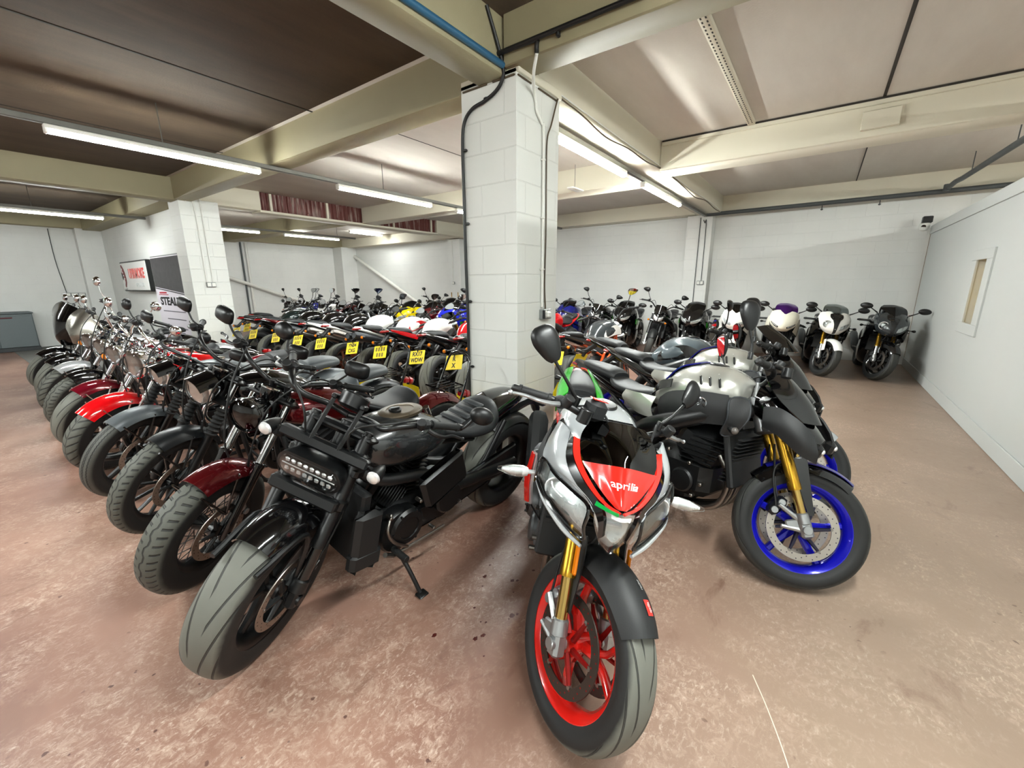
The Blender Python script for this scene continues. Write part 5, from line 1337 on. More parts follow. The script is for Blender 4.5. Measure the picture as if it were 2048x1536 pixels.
for i in range(95):
    y = 4.15+i*.05
    pts += [(-9.12+(.02 if i % 2 else 0), y), (-9.12+(.02 if i % 2 else 0), y+.035)]
loft(g, [[(x, y, z) for x, y in pts]+[(x-.03, y, z) for x, y in pts[::-1]] for z in (2.94, CZ)], cap=True)
struct(build('wall_brown_sheeting', g, rust_sheet(), ang=10))
g = G()
for y in (4.35, 5.55, 7.35, 8.65): rbox(g, (-9.085, y, 3.10), (.05, .05, .34), .004)
struct(build('trim_sheeting_posts', g, BEAMW))
# grey paved strip by the far wall
PAV = concrete_material('grey_paving', '5d5c58', '6b6a66')
slab('floor_paving', (-16.1, .95, 0), (-9.6, 3.05, .006), PAV, .002)
# ceiling joints and fixings
DKJ = mat('dark_joint', '2e2822', .9)
for nm, a, c in (('trim_ceiling_joint', (.235, 2.9, CZ-.004), (.262, 5.9, CZ)), ('trim_ceiling_joint', (.235, 6.33, CZ-.004), (.25, 10.2, CZ)), ('trim_ceiling_joint', (-4.60, YF, CZ-.004), (-4.575, 2.75, CZ)), ('trim_ceiling_joint', (-6.9, YF, CZ-.004), (-6.88, 2.75, CZ)), ('trim_ceiling_joint', (-4.4, 3.0, CZ-.003), (-4.385, 5.98, CZ))):
    slab(nm, a, c, DKJ)
slab('trim_beam_dark_strip', (-1.9, 5.895, CZ-.022), (XR, 5.91, CZ-.004), DKJ)  # thin dark strip along the top of the rail
g = G(); rbox(g, (-.89, 4.4, CZ-.022), (.075, 2.9, .04), .004); o = struct(build('trim_slotted_channel', g, BEAMW))
g = G()
for k in range(52):
    for s in (-.017, .017): rbox(g, (-.89+s, 3.0+k*.054, CZ-.0425), (.011, .026, .001), .0003)
struct(build('trim_channel_slots', g, DKJ, o))
slab('trim_beam_plate', (.10, 5.89, 3.0), (.40, 5.935, 3.17), BEAMW, .006)
# ceiling stains, cracks and marks on the floor have a shape of their own
def splat(name, pts, z, r, m, seed=1):
    rnd = random.Random(seed); g = G()
    for x, y, s in pts:
        n = 14; vs = [(x, y, z+.0012)]
        for j in range(n):
            q = s*(.7+.5*rnd.random()); vs.append((x+cos(2*pi*j/n)*q, y+sin(2*pi*j/n)*q*1.2, z+.0008))
        g.add(vs, [[0, j+1, (j+1) % n+1] for j in range(n)])
    o = build(name, g, m); o['kind'] = 'stuff'; tag(o, 'dark red oil drips on the floor beside the small black roadster', 'stain'); return o
FLOORMARKS = splat

# ------------------------------------------------------------------ strip lights
TUBE = newmat('lit_tube')[0]
_b = TUBE.node_tree.nodes['Principled BSDF']; _b.inputs['Base Color'].default_value = (1, 1, 1, 1)
_b.inputs['Emission Color'].default_value = (.95, 1, .97, 1); _b.inputs['Emission Strength'].default_value = TUBE_POWER
TUBEF = TUBE.copy(); TUBEF.name = 'lit_tube_far'; TUBEF.node_tree.nodes['Principled BSDF'].inputs['Emission Strength'].default_value = TUBE_POWER*.5
TUBEL = TUBE.copy(); TUBEL.name = 'lit_tube_bay'; TUBEL.node_tree.nodes['Principled BSDF'].inputs['Emission Strength'].default_value = TUBE_POWER*.68
GALV = mat('galvanised_trunking', '6f6e69', .5, .6)
LBODY = mat('light_body', 'e6e6e0', .4)
def strip_light(x, y0, y1, z, label, axis='y'):
    M = Matrix.Translation((x, (y0+y1)/2, z)); L = y1-y0
    t = thing('strip_light', label, 'light', 'strip lights on the ceiling trunking', M)
    g = G(); rbox(g, (0, 0, .03), (.075, L, .045), .008)
    for s in (-1, 1): rbox(g, (0, s*(L/2-.012), .0), (.07, .026, .05), .008)
    build('light_body', g, LBODY, t)
    g = G(); rings = []
    for y in (-L/2+.025, L/2-.025): rings.append([(cos(a)*.038, y, sin(a)*.029+.006) for a in [pi+pi*j/10 for j in range(11)]])
    loft(g, rings); build('diffuser', g, TUBEF if x < -9 and y0 > 3 else TUBEL if x < -5 else TUBE, t)
    return t
def trunking(x, y0, y1, z, label, hang=()):
    t = thing('cable_trunking', label, 'trunking', 'galvanised trunking runs under the ceiling', Matrix.Translation((x, y0, z)))
    g = G(); rbox(g, (0, (y1-y0)/2, 0), (.052, y1-y0, .048), .004); build('trunking_channel', g, GALV, t)
    for y in hang:
        g = G(); tube(g, [(0, y-y0, .02), (0, y-y0, CZ-z)], .005, 6); build('hanger_rod', g, GALV, t)
ZL = 2.82
trunking(-5.62, -6.3, 9.9, ZL+.0775, 'long galvanised trunking across the left bay carrying three strip lights', (1.7, 4.4, 7.4))
trunking(-2.19, 3.35, 10.0, ZL+.0775, 'galvanised trunking under the long beam behind the near column')
trunking(-11.72, -6.3, 3.0, ZL+.0775, 'galvanised trunking in the left room ending at the sign wall', (1.4,))
trunking(-11.72, 3.3, 8.0, ZL+.0775, 'galvanised trunking in the far room beyond the far column', (4.2, 7.4))
strip_light(-5.62, .86, 2.62, ZL, 'brightest strip light, nearest on the left under the bare concrete ceiling')
strip_light(-5.62, 3.62, 5.38, ZL, 'strip light past the cross beam in front of the brown sheeting')
strip_light(-5.62, 6.0, 7.76, ZL, 'strip light of which only the near end shows beside the near column')
strip_light(-2.19, 3.55, 5.42, ZL, 'strip light under the beam directly behind the near column')
strip_light(-2.19, 6.08, 7.95, ZL-.0, 'second strip light under the beam, farther toward the back wall pilaster')
strip_light(-11.72, .55, 2.35, ZL, 'strip light at the far left edge above the dark grey cabinet')
strip_light(-11.72, 4.2, 5.25, ZL, 'strip light in the far room next to the far column')
strip_light(-11.72, 5.85, 7.45, ZL, 'strip light in the far room nearest the back corner')
strip_light(-12.9, 8.6, 9.9, CZ-.053, 'dim strip light behind the brown sheeting near the back corner')
# assumed strip lights, out of view, added to brighten the bays
for x, y in ((-5.62, -2.6), (-5.62, -5.2), (-11.72, -3.0), (.40, .1), (.20, -3.6), (3.9, 2.0), (3.9, 6.0), (-3.3, -2.4)):
    strip_light(x, y, y+1.8, ZL, 'unseen strip light, added outside the view to light the bays')

# ------------------------------------------------------------------ services and fittings on the walls
CABLE = mat('black_cable', '101011', .45); WPL = mat('white_plastic', 'e2e2dc', .4); BLUP = mat('blue_pipe', '215270', .4); GPIPE = mat('grey_pipe', '4f5354', .5, .3); BRN = mat('brown_cable', '4a3c28', .55); SOCK = mat('grey_socket_box', '8d908f', .45, .2); WPIPE = mat('white_pipe', 'dddcd6', .4)
def single(name, g, m, label, cat, group=None): return tag(build(name, g, m), label, cat, group)
t = thing('armoured_cable', 'thick black cable curling from the beam down the edge of the near column', 'cable', None, Matrix())
g = G(); tube(g, [(-2.012, 2.50, 3.27), (-2.005, 2.60, 3.10), (-2.01, 2.672, 2.97), (-2.04, 2.69, 2.90), (-2.10, 2.69, 2.85), (-2.20, 2.69, 2.815), (-2.32, 2.69, 2.79), (-2.40, 2.69, 2.72), (-2.43, 2.692, 2.58), (-2.432, 2.692, 2.2), (-2.43, 2.69, 1.7), (-2.425, 2.69, 1.2), (-2.43, 2.69, .7), (-2.43, 2.69, .05)], .013, 10, 6); build('cable_sheath', g, CABLE, t)
for x, z in ((-2.20, 2.83), (-2.415, 2.52), (-2.415, 1.98), (-2.41, 1.36), (-2.405, .80)):
    g = G(); rbox(g, (x+.012, 2.693, z), (.035, .022, .022), .006); build('cable_cleat', g, CABLE, t)
g = G(); tube(g, [(-2.005, -6, 2.985), (-2.005, 2.66, 2.985)], .022, 12); single('blue_water_pipe', g, BLUP, 'blue pipe running along the foot of the beam to the near column', 'pipe')
t = thing('black_gas_pipe', 'black pipe clipped along the cross beam face, elbowed beside the column', 'pipe', None, Matrix())
g = G(); tube(g, [(5.5, 2.625, 3.045), (-1.62, 2.625, 3.045), (-1.69, 2.63, 3.04), (-1.715, 2.645, 3.01), (-1.716, 2.648, 2.97)], .015, 10, 4); build('pipe_run', g, CABLE, t)
for x in (-1.55, -.55, .6):
    g = G(); rbox(g, (x, 2.638, 3.035), (.022, .034, .055), .006); build('pipe_clip', g, CABLE, t)
t = thing('white_conduit', 'white conduit dropping down the near column side to the grey socket', 'conduit', None, Matrix())
g = G(); tube(g, [(-1.715, 2.648, 2.97), (-1.80, 2.74, 2.90), (-1.895, 2.90, 2.86), (-1.905, 2.94, 2.80), (-1.905, 2.95, 2.76), (-1.905, 3.02, 2.70), (-1.905, 3.045, 2.66), (-1.905, 3.05, 2.2), (-1.905, 3.05, 1.31)], .011, 8, 5); build('conduit_tube', g, WPL, t)
for z in (2.45, 2.02, 1.62):
    g = G(); rbox(g, (-1.908, 3.05, z), (.03, .045, .016), .005); build('conduit_saddle', g, WPL, t)
g = G(); tube(g, [(-1.91, 3.27, 2.95), (-1.90, 3.22, 2.88), (-1.90, 3.15, 2.72), (-1.905, 3.10, 2.60), (-1.905, 3.095, 2.3), (-1.905, 3.10, 1.9), (-1.905, 3.09, 1.5), (-1.90, 3.10, 1.26), (-1.90, 3.06, 1.24)], .006, 6, 6); single('brown_flex', g, BRN, 'thin brown flex hanging from the beam down to the column socket', 'cable')
def socket(label, M, w=.146, n=2, box=SOCK):
    t = thing('socket_outlet', label, 'socket', None, M)
    g = G(); rbox(g, (0, 0, 0), (w, .04, .086), .006); build('socket_box', g, box, t)
    for k in range(n):
        x = (k-(n-1)/2)*w/n; g = G(); rbox(g, (x, -.022, 0), (w/n*.78, .006, .066), .003); build('socket_face', g, WPL, t)
    return t
RZ = Matrix.Rotation(rad(90), 4, 'Z')
s = socket('grey metal double socket with a plug on the near column', Matrix.Translation((-1.90, 3.10, 1.25)) @ RZ)
g = G(); rbox(g, (-.03, -.045, 0), (.05, .04, .05), .01); build('plug', g, WPL, s)
g = G(); rbox(g, (-.068, -.028, 0), (.02, .02, .075), .004); build('plug_top', g, CABLE, s)
# tape and cables along the long beam
g = G(); tube(g, [(-1.915, 3.32, 2.96), (-1.912, 3.7, 2.945), (-1.912, 4.2, 2.90), (-1.912, 4.8, 2.935), (-1.912, 5.4, 2.93), (-1.912, 6.1, 2.97), (-1.912, 7.0, 2.94), (-1.912, 7.8, 2.90), (-1.912, 8.6, 2.96), (-1.912, 9.4, 2.93), (-1.912, 9.9, 2.94)], .008, 6, 5); single('draped_cable', g, BRN, 'sagging dark cable pinned along the side of the long beam', 'cable')
g = G(); tube(g, [(-1.912, 3.32, 2.985), (-1.910, 4.6, 2.975), (-1.910, 6.0, 2.985), (-1.910, 7.5, 2.97), (-1.910, 9.0, 2.985), (-1.910, 9.9, 2.975)], .006, 6, 5); single('white_beam_cable', g, WPL, 'thin white cable running level along the side of the long beam', 'cable')
t = thing('clip_batten', 'dark batten strip round the top of the near column', 'strip', None, Matrix())
g = G(); rbox(g, (-2.30, 2.700, 2.925), (.24, .012, .012), .003); rbox(g, (-2.03, 2.700, 2.925), (.20, .012, .012), .003); rbox(g, (-1.914, 2.80, 2.925), (.012, .17, .012), .003); rbox(g, (-1.914, 3.12, 2.925), (.012, .28, .012), .003); build('batten_strip', g, BRN, t)
# drain pipe along the back wall and its branch
t = thing('drain_pipe', 'dark grey drain pipe along the back wall beam with a branch over the partition', 'pipe', None, Matrix())
g = G(); tube(g, [(-2.25, 10.10, 2.93), (5.8, 10.10, 2.97)], .038, 14); build('pipe_run', g, GPIPE, t)
g = G(); tube(g, [(1.42, 10.10, 2.97), (1.44, 9.6, 3.0), (1.46, 9.3, 2.99), (1.52, 7.0, 2.96), (1.62, 3.0, 2.95)], .036, 14); cyl(g, (1.42, 10.02, 2.93), (1.42, 10.02, 3.04), .045, 14); build('pipe_branch', g, GPIPE, t)
for x in (-.2, .62):
    g = G(); tube(g, [(x, 10.1, 2.90), (x, 10.1, 2.83)], .008, 6); lathe(g, [(.02, -.01), (.022, 0), (.01, .012)], (x, 10.1, 2.83), (0, 0, -1), 10); build('pipe_hook', g, GPIPE, t)
for y in (9.0, 7.2):
    g = G(); tube(g, [(1.49, y, 2.98), (1.49, y, CZ)], .006, 6); build('pipe_hanger', g, GPIPE, t)
# pilaster services
g = G()
tube(g, [(-2.34, 10.24, 2.9), (-2.35, 10.24, 1.0), (-2.36, 10.24, .3)], .009, 6); single('pilaster_cable', g, GPIPE, 'dark cable running down the whole back wall pilaster', 'cable')
g = G(); tube(g, [(-2.28, 10.24, 2.85), (-2.25, 10.24, 2.78), (-2.22, 10.24, 2.76), (-2.215, 10.24, 1.56)], .008, 6, 3); single('pilaster_conduit', g, GPIPE, 'short conduit ending at the socket on the back wall pilaster', 'conduit')
socket('double socket on the back wall pilaster behind the parked bikes', Matrix.Translation((-2.23, 10.235, 1.52)))
# far column
for k, (y, nm) in enumerate(((3.02, 'conduit on the far column, on the side of the poster'), (3.12, 'conduit on the far column, on the side away from the poster'))):
    g = G(); tube(g, [(-9.045, y-.02-.1*(1-k), 2.92), (-9.035, y, 2.88), (-9.035, y, 1.58)], .011, 8, 3); single('wall_conduit', g, WPIPE, 'white '+nm, 'conduit', 'white conduits')
socket('white faced double socket on the far column', Matrix.Translation((-9.03, 3.08, 1.53)) @ RZ)
# left wall: triple outlet and its flex
s = socket('long grey outlet strip on the left room wall above the cabinet', Matrix.Translation((-16.07, 2.30, 1.31)) @ RZ, .42, 3)
g = G(); tube(g, [(-16.08, 2.10, 2.95), (-16.08, 2.10, 2.2), (-16.07, 2.14, 1.6), (-16.07, 2.16, 1.36)], .009, 6, 4); single('outlet_cable', g, GPIPE, 'grey cable dropping down the left room wall to the outlet strip', 'cable')
g = G(); tube(g, [(-16.06, 2.12, 1.30), (-16.03, 2.12, 1.14), (-16.03, 2.2, 1.08), (-16.04, 2.30, 1.12), (-16.05, 2.31, 1.27)], .007, 6, 5); single('looped_flex', g, CABLE, 'loop of black flex hanging beneath the outlet strip', 'cable')
# far room pipes
g = G(); tube(g, [(-16.0, 10.46, 2.90), (-12.0, 10.46, .96), (-11.3, 10.46, .62)], .06, 12); single('sloping_pipe', g, WPIPE, 'fat white pipe sloping down the far back wall from the corner', 'pipe', None)
g = G(); tube(g, [(-15.95, 3.3, 2.78), (-15.95, 8.9, .71)], .055, 12); single('sloping_pipe', g, WPIPE, 'white pipe sloping down the far room side wall beside the far column', 'pipe', None)
for y, nm in ((6.52, 'darker vertical wall pipe in the far room'), (6.68, 'white vertical wall pipe in the far room')):
    g = G(); tube(g, [(-16.07, y, 2.95), (-16.07, y, .3)], .03 if y < 6.6 else .045, 10); single('vertical_pipe', g, GPIPE if y < 6.6 else WPIPE, nm, 'pipe')
g = G(); tube(g, [(-9.93, 10.34, 2.9), (-9.93, 10.34, 1.62)], .009, 6); single('pilaster_conduit', g, WPIPE, 'thin conduit on the distant back wall pilaster', 'conduit')
socket('small grey socket on the distant back wall pilaster', Matrix.Translation((-9.9, 10.33, 1.57)), .09, 1)
for x, nm in ((-10.03, 'brass bolt plate on the distant pilaster, on the sloping pipe side'), (-9.74, 'brass bolt plate on the distant pilaster, on the near column side')):
    g = G(); rbox(g, (x, 10.345, 1.19), (.03, .012, .16), .003); single('bolt_plate', g, GLD, nm, 'bracket')
# small hanging emergency lamp, smoke heads
t = thing('hanging_lamp', 'small white lamp hanging on a thin wire before the middle beam', 'light', None, Matrix.Translation((-3.3, 6.2, 2.93)))
g = G(); tube(g, [(0, 0, .02), (0, 0, .35)], .004, 6); build('wire', g, GPIPE, t)
g = G(); rbox(g, (0, 0, 0), (.10, .32, .03), .008); build('lamp_body', g, WPL, t)
g = G(); rbox(g, (.08, 0, -.012), (.03, .26, .016), .005); build('lamp_tube', g, LBODY, t)
# security camera on the partition corner
t = thing('security_camera', 'white dome camera under a black box at the partition corner', 'camera', None, Matrix.Translation((1.30, 10.28, 2.44)))
g = G(); rbox(g, (.0, .0, .10), (.13, .12, .11), .01); build('camera_mount', g, SAT, t)
g = G(); lathe(g, [(.01, -.085), (.05, -.07), (.07, -.03), (.072, .02), (.06, .045)], (-.02, 0, .0), (0, 0, 1), 22); build('camera_shell', g, WPL, t)
g = G(); lathe(g, [(.034, 0), (.03, .014), (.002, .018)], (-.035, -.052, -.012), (-.35, -1, -.35), 18); build('camera_lens', g, BLK, t)
# lettered sign, tall poster, cabinet
t = thing('wall_sign', 'white lightbox sign with red lettering and a striped runner shape on the sign wall', 'sign', None, Matrix.Translation((-13.2, 3.0, 1.745)))
g = G(); rbox(g, (0, 0, 0), (2.08, .10, .67), .02); build('sign_panel', g, WHT, t)
g = G(); rbox(g, (0, .0, 0), (2.11, .085, .70), .01); build('sign_frame', g, SAT, t)
FX = Matrix(((1, 0, 0, 0), (0, 0, -1, -.052), (0, 1, 0, 0), (0, 0, 0, 1)))
text('sign_lettering', 'UPIRMOKE', .30, RED, t, FX @ Matrix.Translation((.22, .05, 0)), .002, bold=.012, sx=.86)
text('sign_small_lettering', 'SPECIALISTS', .12, mat('faint_sign_grey', 'cfd3d2', .5), t, FX @ Matrix.Translation((.35, -.20, 0)), .001, bold=.002)
DRS = mat('dark_red_print', '6b141c', .4)
g = G(); poly(g, [(-.98, .27), (-.90, .28), (-.80, .20), (-.72, .10), (-.68, -.05), (-.70, -.16), (-.80, -.26), (-.86, -.24), (-.78, -.12), (-.84, -.02), (-.94, .04), (-1.0, .10), (-.90, .14)], .006, 'xz', -.054); build('printed_shape', g, DRS, t)
g = G(); poly(g, [(-.98, .10), (-.86, .02), (-.92, -.08), (-.99, -.02)], .004, 'xz', -.058); poly(g, [(-.92, -.29), (-.70, -.29), (-.70, -.30), (-.92, -.30)], .004, 'xz', -.056); build('printed_shadow', g, SAT, t)
g = G()
for k in range(4): poly(g, [(-.92+.045*k, .20-.075*k), (-.86+.045*k, .19-.075*k), (-.88+.04*k, .155-.075*k), (-.94+.04*k, .165-.075*k)], .004, 'xz', -.060)
build('printed_stripe', g, WHT, t)
t = thing('roller_banner', 'tall poster with dark photo top and large black capitals beside the far column', 'poster', None, Matrix.Translation((-11.02, 2.99, 0)))
g = G(); rbox(g, (0, 0, 1.10), (1.75, .014, 2.02), .003); build('banner_sheet', g, mat('lilac_white_print', 'd9d3dc', .5), t)
g = G(); poly(g, [(-.86, 2.09), (.86, 2.09), (.86, 1.37), (-.86, 1.50)], .004, 'xz', -.0085); build('banner_photo', g, mat('dark_print', '241f26', .3), t)
g = G(); poly(g, [(-.86, 1.485), (.86, 1.355), (.86, 1.335), (-.86, 1.465)], .003, 'xz', -.0085); build('banner_rule', g, SAT, t)
g = G(); rbox(g, (0, .02, 2.12), (1.78, .04, .03), .006); build('banner_rail', g, ALU, t)
FB = Matrix(((1, 0, 0, 0), (0, 0, -1, -.009), (0, 1, 0, 0), (0, 0, 0, 1)))
text('banner_lettering', 'STEALTH', .23, INK, t, FB @ Matrix.Translation((.10, 1.19, 0)), .002, bold=.008, sx=1.65)
g = G(); rbox(g, (-.42, -.009, 1.375), (.46, .003, .035), .001); rbox(g, (-.40, -.009, 1.335), (.60, .003, .014), .001); build('banner_heading', g, mat('red_print', 'b03040', .5), t)
g = G()
for z, x0, x1 in ((.99, -.6, .75), (.83, -.42, .7), (.64, -.42, .7), (.55, -.42, .5), (.40, -.42, .72), (.22, -.42, .62)): rbox(g, ((x0+x1)/2, -.009, z), (x1-x0, .002, .018), .0005)
for z in (.62, .40, .20): lathe(g, [(.05, -.001), (.07, -.001), (.07, .001), (.05, .001), (.05, -.001)], (-.60, -.009, z), (0, 1, 0), 18, cap=False)
build('banner_fine_print', g, mat('print_grey', '55505c', .5), t)
CAB = mat('grey_cabinet', '5b6466', .5); CABD = mat('dark_cabinet_plinth', '2b2f31', .5)
t = thing('tool_cabinet', 'low grey two-door cabinet with dark red handles against the left room wall', 'cabinet', None, Matrix.Translation((-15.75, .78, 0)))
g = G(); rbox(g, (0, 0, .48), (.62, 1.24, .82), .012); build('cabinet_body', g, CAB, t)
g = G(); rbox(g, (.01, 0, .05), (.62, 1.26, .10), .01); build('cabinet_plinth', g, CABD, t)
g = G(); rbox(g, (.01, 0, .905), (.66, 1.28, .04), .012); build('cabinet_top', g, CAB, t)
for s in (-1, 1):
    g = G(); rbox(g, (.318, s*.305, .47), (.02, .60, .74), .006); d = build('cabinet_door', g, CAB, t)
    g = G(); rbox(g, (.335, s*.16, .80), (.02, .26, .025), .008); build('door_handle', g, DRS, d)
# oil drips and the pale scored line on the floor
OIL = mat('dark_red_oil', '4a1a14', .3)
r = random.Random(3); splat('oil_drips', [(-1.30+.42*r.random(), 1.0+.7*r.random(), .004+.010*r.random()**3) for _ in range(24)], 0, 1, OIL)
CHALK = mat('pale_scratch', 'd8c8b8', .8)
g = G(); p = [V((-.02, 1.62, .0012)), V((.04, 1.50, .0012)), V((.10, 1.36, .0012)), (V((.13, 1.27, .0012))), V((.17, 1.13, .0012)), V((.20, 1.02, .0012))]
tube(g, p, .0022, 6, 5); g.v = [(x, y, .0006+(z-.0012)*.2) for x, y, z in g.v]; o = build('floor_scratch', g, CHALK); tag(o, 'long pale scored line in the floor beside the red wheel', 'scratch')

# ------------------------------------------------------------------ what stands where
supermoto_v4((-.558, 1.067), -58)
streetfighter('silver naked motorcycle with blue wheels and bright gold fork, nearer of the two', (.045, 2.338), -18, 38, BLK)
streetfighter('second silver and blue wheeled naked motorcycle with dark screen, behind the nearer one', (.0, 3.14), -16, 32, SIL, SMK)
muscle_cruiser((-1.712, .585), -91)
DRD = paint('dark_red_metallic', '5c0f14', .15, .5); MRN = paint('maroon_paint', '6d0a1c', .12, .3); BRD = paint('cherry_red_paint', 'cc0a12'); GRY = mat('matt_grey_paint', '5b6063', .38, .3); SLV = paint('silver_paint', 'b8babb', .2, .5)
MBK = mat('matt_black_paint', '16181a', .34, .1)
cruiser('dark red cruiser with smoked headlamp, wire wheels and solo seat', (-2.38, .606), -90, dict(w=.13, R=.325, rr=.215, wheel='wire', rim=SAT, tyre=T_ZIG, fender=DRD, fa=(74, 140), fw=.085, tank=DRD, rf=DRD, shell=BLK, ring=BLK, lens=SMK, led=True, hr=.085, bars='mid', up=CHR, low=BLK, mir='box', sig=None, aircl=BLK, pipes=BLK, sissy=True, badge=None, fairing=None))
cruiser('matt black cruiser with oval clear headlamp and rubber fork gaiters', (-3.148, .66), -90, dict(w=.10, R=.33, rr=.25, wheel='multi', nsp=13, rim=SAT, tyre=T_ZIG, fender=MBK, fa=(74, 152), fw=.075, tank=BLK, shell=BLK, ring=CHR, gaiter=RUB, hr=.09, bars='wide', mir='box', sig=None, up=CHR, low=SAT, pipes=BLK, sissy=True, peak=BLK, pillion=True, seat=LEG))
cruiser('grey front-guard cruiser with hooded black headlamp bucket and round clock', (-3.905, .667), -90, dict(w=.095, R=.33, rr=.25, wheel='cast', nsp=7, rim=SAT, tyre=T_RIB, fender=GRY, fa=(64, 152), tank=GRY, shell=BLK, ring=CHR, gaiter=RUB, peak=BLK, hr=.08, bars='low', mir='box', sig=None, pillion=True, seat=LEG))
cruiser('bright red cruiser with large chrome headlamp and chrome fork', (-4.61, .683), -90, dict(w=.13, rr=.215, wheel='cast', nsp=9, rim=SAT, tyre=T_SLA, fender=BRD, fa=(52, 160), fw=.095, tank=BRD, shell=CHR, ring=CHR, hr=.11, bars='mid', low=CHR, sig=None, clamp=CHR, bar=CHR, case=ENS, fin=ENS, pillion=True))
cruiser('maroon cruiser with chrome round headlamp and amber signals', (-5.41, .715), -90, dict(w=.13, rr=.215, fender=MRN, fa=(64, 155), fw=.085, tank=MRN, shell=CHR, hr=.09, low=CHR, bars='mid', sig=AMB, bar=CHR, clamp=CHR, mmat=CHR, case=ENS, fin=ENS, cover=CHR, tyre=T_SPORT))
cruiser('glossy black cruiser with tall chrome ape-hanger bars and zigzag tyre', (-6.2, .76), -90, dict(w=.13, rr=.215, fender=BLK, fa=(70, 150), fw=.08, tank=WHT, shell=CHR, hr=.085, low=BLK, bars='ape', sig=None, bar=CHR, mmat=CHR, case=ENS, fin=ENS, cover=CHR, tyre=T_ZIG, mup=.15))
cruiser('silver front-guard cruiser with chrome bars beside the ape-hanger bike', (-7.03, .80), -90, dict(w=.12, rr=.225, fender=SLV, fa=(64, 150), tank=SLV, shell=CHR, hr=.09, low=CHR, bars='mid', sig=AMB, bar=CHR, case=ENS, fin=ENS, cover=CHR, tyre=T_SLA, mmat=CHR))
def windshield(b, m, big):
    o = b.o; q = b.fk(o.L, 0, .12); x, z = q.x, q.z
    if big:
        rows = [[(x-.02, -.20, z+.26), (x+.02, 0, z+.29), (x-.02, .20, z+.26)], [(x-.04, -.36, z+.14), (x+.10, 0, z+.16), (x-.04, .36, z+.14)], [(x-.02, -.40, z+.0), (x+.17, 0, z+.02), (x-.02, .40, z+.0)], [(x+.02, -.28, z-.16), (x+.20, 0, z-.18), (x+.02, .28, z-.16)], [(x+.05, -.14, z-.27), (x+.16, 0, z-.30), (x+.05, .14, z-.27)]]
    else: rows = [[(x-.06, -.16, z+.19), (x-.02, 0, z+.23), (x-.06, .16, z+.19)], [(x+.02, -.21, z+.08), (x+.08, 0, z+.10), (x+.02, .21, z+.08)], [(x+.08, -.20, z-.06), (x+.15, 0, z-.06), (x+.08, .20, z-.06)], [(x+.08, -.12, z-.18), (x+.14, 0, z-.20), (x+.08, .12, z-.18)]]
    g = G(); surf(g, rows, .008, 7, 6); b.p('handlebar_fairing', g, m, front=True)
b = cruiser('black cruiser with polished metal headlamp cowl and amber signals', (-7.885, .865), -90, dict(fender=BLK, fa=(58, 150), tank=mat('navy_paint', '141a34', .15, .2, .5), shell=CHR, hr=.09, low=CHR, bars='mid', bar=CHR, sig=AMB, case=ENS, fin=ENS, tyre=T_SPORT, mmat=CHR)); windshield(b, mat('polished_metal', 'a8a59c', .25, .9), False)
b = cruiser('black touring cruiser with wide handlebar fairing at the far end of the row', (-8.9, .895), -90, dict(fender=BLK, fa=(58, 155), fw=.09, tank=BLK, shell=BLK, hr=.09, low=CHR, bars='mid', bar=CHR, sig=AMB, tyre=T_SPORT, mmat=CHR, pillion=True)); windshield(b, BLK, True)
# ---- machines nosed toward the partition, behind the blue wheeled pair
GNK = paint('slate_grey_paint', '5c666c', .15, .2); DGK = paint('dark_grey_paint', '34393c', .18, .25); ORG = paint('orange_frame_paint', 'd4500f', .3)
b = chassis('slate grey tanked naked motorcycle behind the two blue wheeled machines', (-.42, 3.93), -9, dict(tank=GNK, tail=BLK, up=SAT, rim=SAT, can='low', bars='flat', steer=28, clamp=SAT, tank2=BLK, engine_cover=GRF, mir='leaf'), 'blue-wheeled naked bikes'); del b.root['group']; round_face(b, SAT)
b = chassis('dark grey naked motorcycle with orange trellis frame and white tank wing behind the column', (-2.28, 6.0), 86, dict(tank=DGK, tank2=WHT, tail=BLK, trellis=ORG, up=SAT, rim=paint('orange_rim', 'd4500f', .3), can='side', bars='high', steer=20, lean=6)); naked_face(b, WHT)
# ---- second row, tails toward the cruisers
PRL = paint('pearl_white', 'ecebe6'); RD2 = paint('racing_red', 'b80f16'); GRP = 'sports bikes parked tail out behind the cruisers'
def row2(i, x, label, c, face, rd=3.62, hd=97):
    h = rad(hd); at = (x-.12+cos(h)*1.43, rd+1.43*sin(h))
    b = chassis(label, at, hd, dict(dict(steer=24, lean=8, can='side', bars='flat', tyre=T_SPORT, rear_tyre=T_SPORT, tailup=.03), **c), GRP)
    face(b); return b
row2(0, -3.02, 'black tailed machine with half hidden yellow plate beside the near column', dict(tank=RD2, tail=BLK, plate=['R', 'X'], can='low', nsp=5, rim=SAT, bars='clip'), lambda b: fairing(b, RD2, BLK, CLR, style='slit'))
row2(1, -3.62, 'red and black motorcycle with upright yellow plate and five spoke rear wheel', dict(tank=RD2, tail=BLK, tail2=None, plate=['RX17', 'WDW'], can='low', rim=SAT, bars='high'), lambda b: naked_face(b, RD2, SMK))
row2(2, -4.32, 'white tanked motorcycle with dark red tail and low silencer', dict(tank=PRL, tank2=None, tail=BLK, tail2=RD2, plate=None, can='low', rim=SAT, bars='flat', nsp=3, wheel='y'), lambda b: naked_face(b, PRL, SMK))
row2(3, -4.93, 'white motorcycle with red flashes and large yellow plate', dict(tank=PRL, tank2=RD2, tail=PRL, tail2=BLK, plate=['YN04', 'CXG'], can='under', rim=SAT, bars='flat'), lambda b: naked_face(b, PRL, SMK))
row2(4, -5.72, 'white tailed motorcycle with stacked steel silencers', dict(tank=PRL, tail=PRL, tail2=BLK, can='high', canm=STE, rim=paint('copper_rim', '7a3a22', .3), bars='flat'), lambda b: round_face(b, BLK))
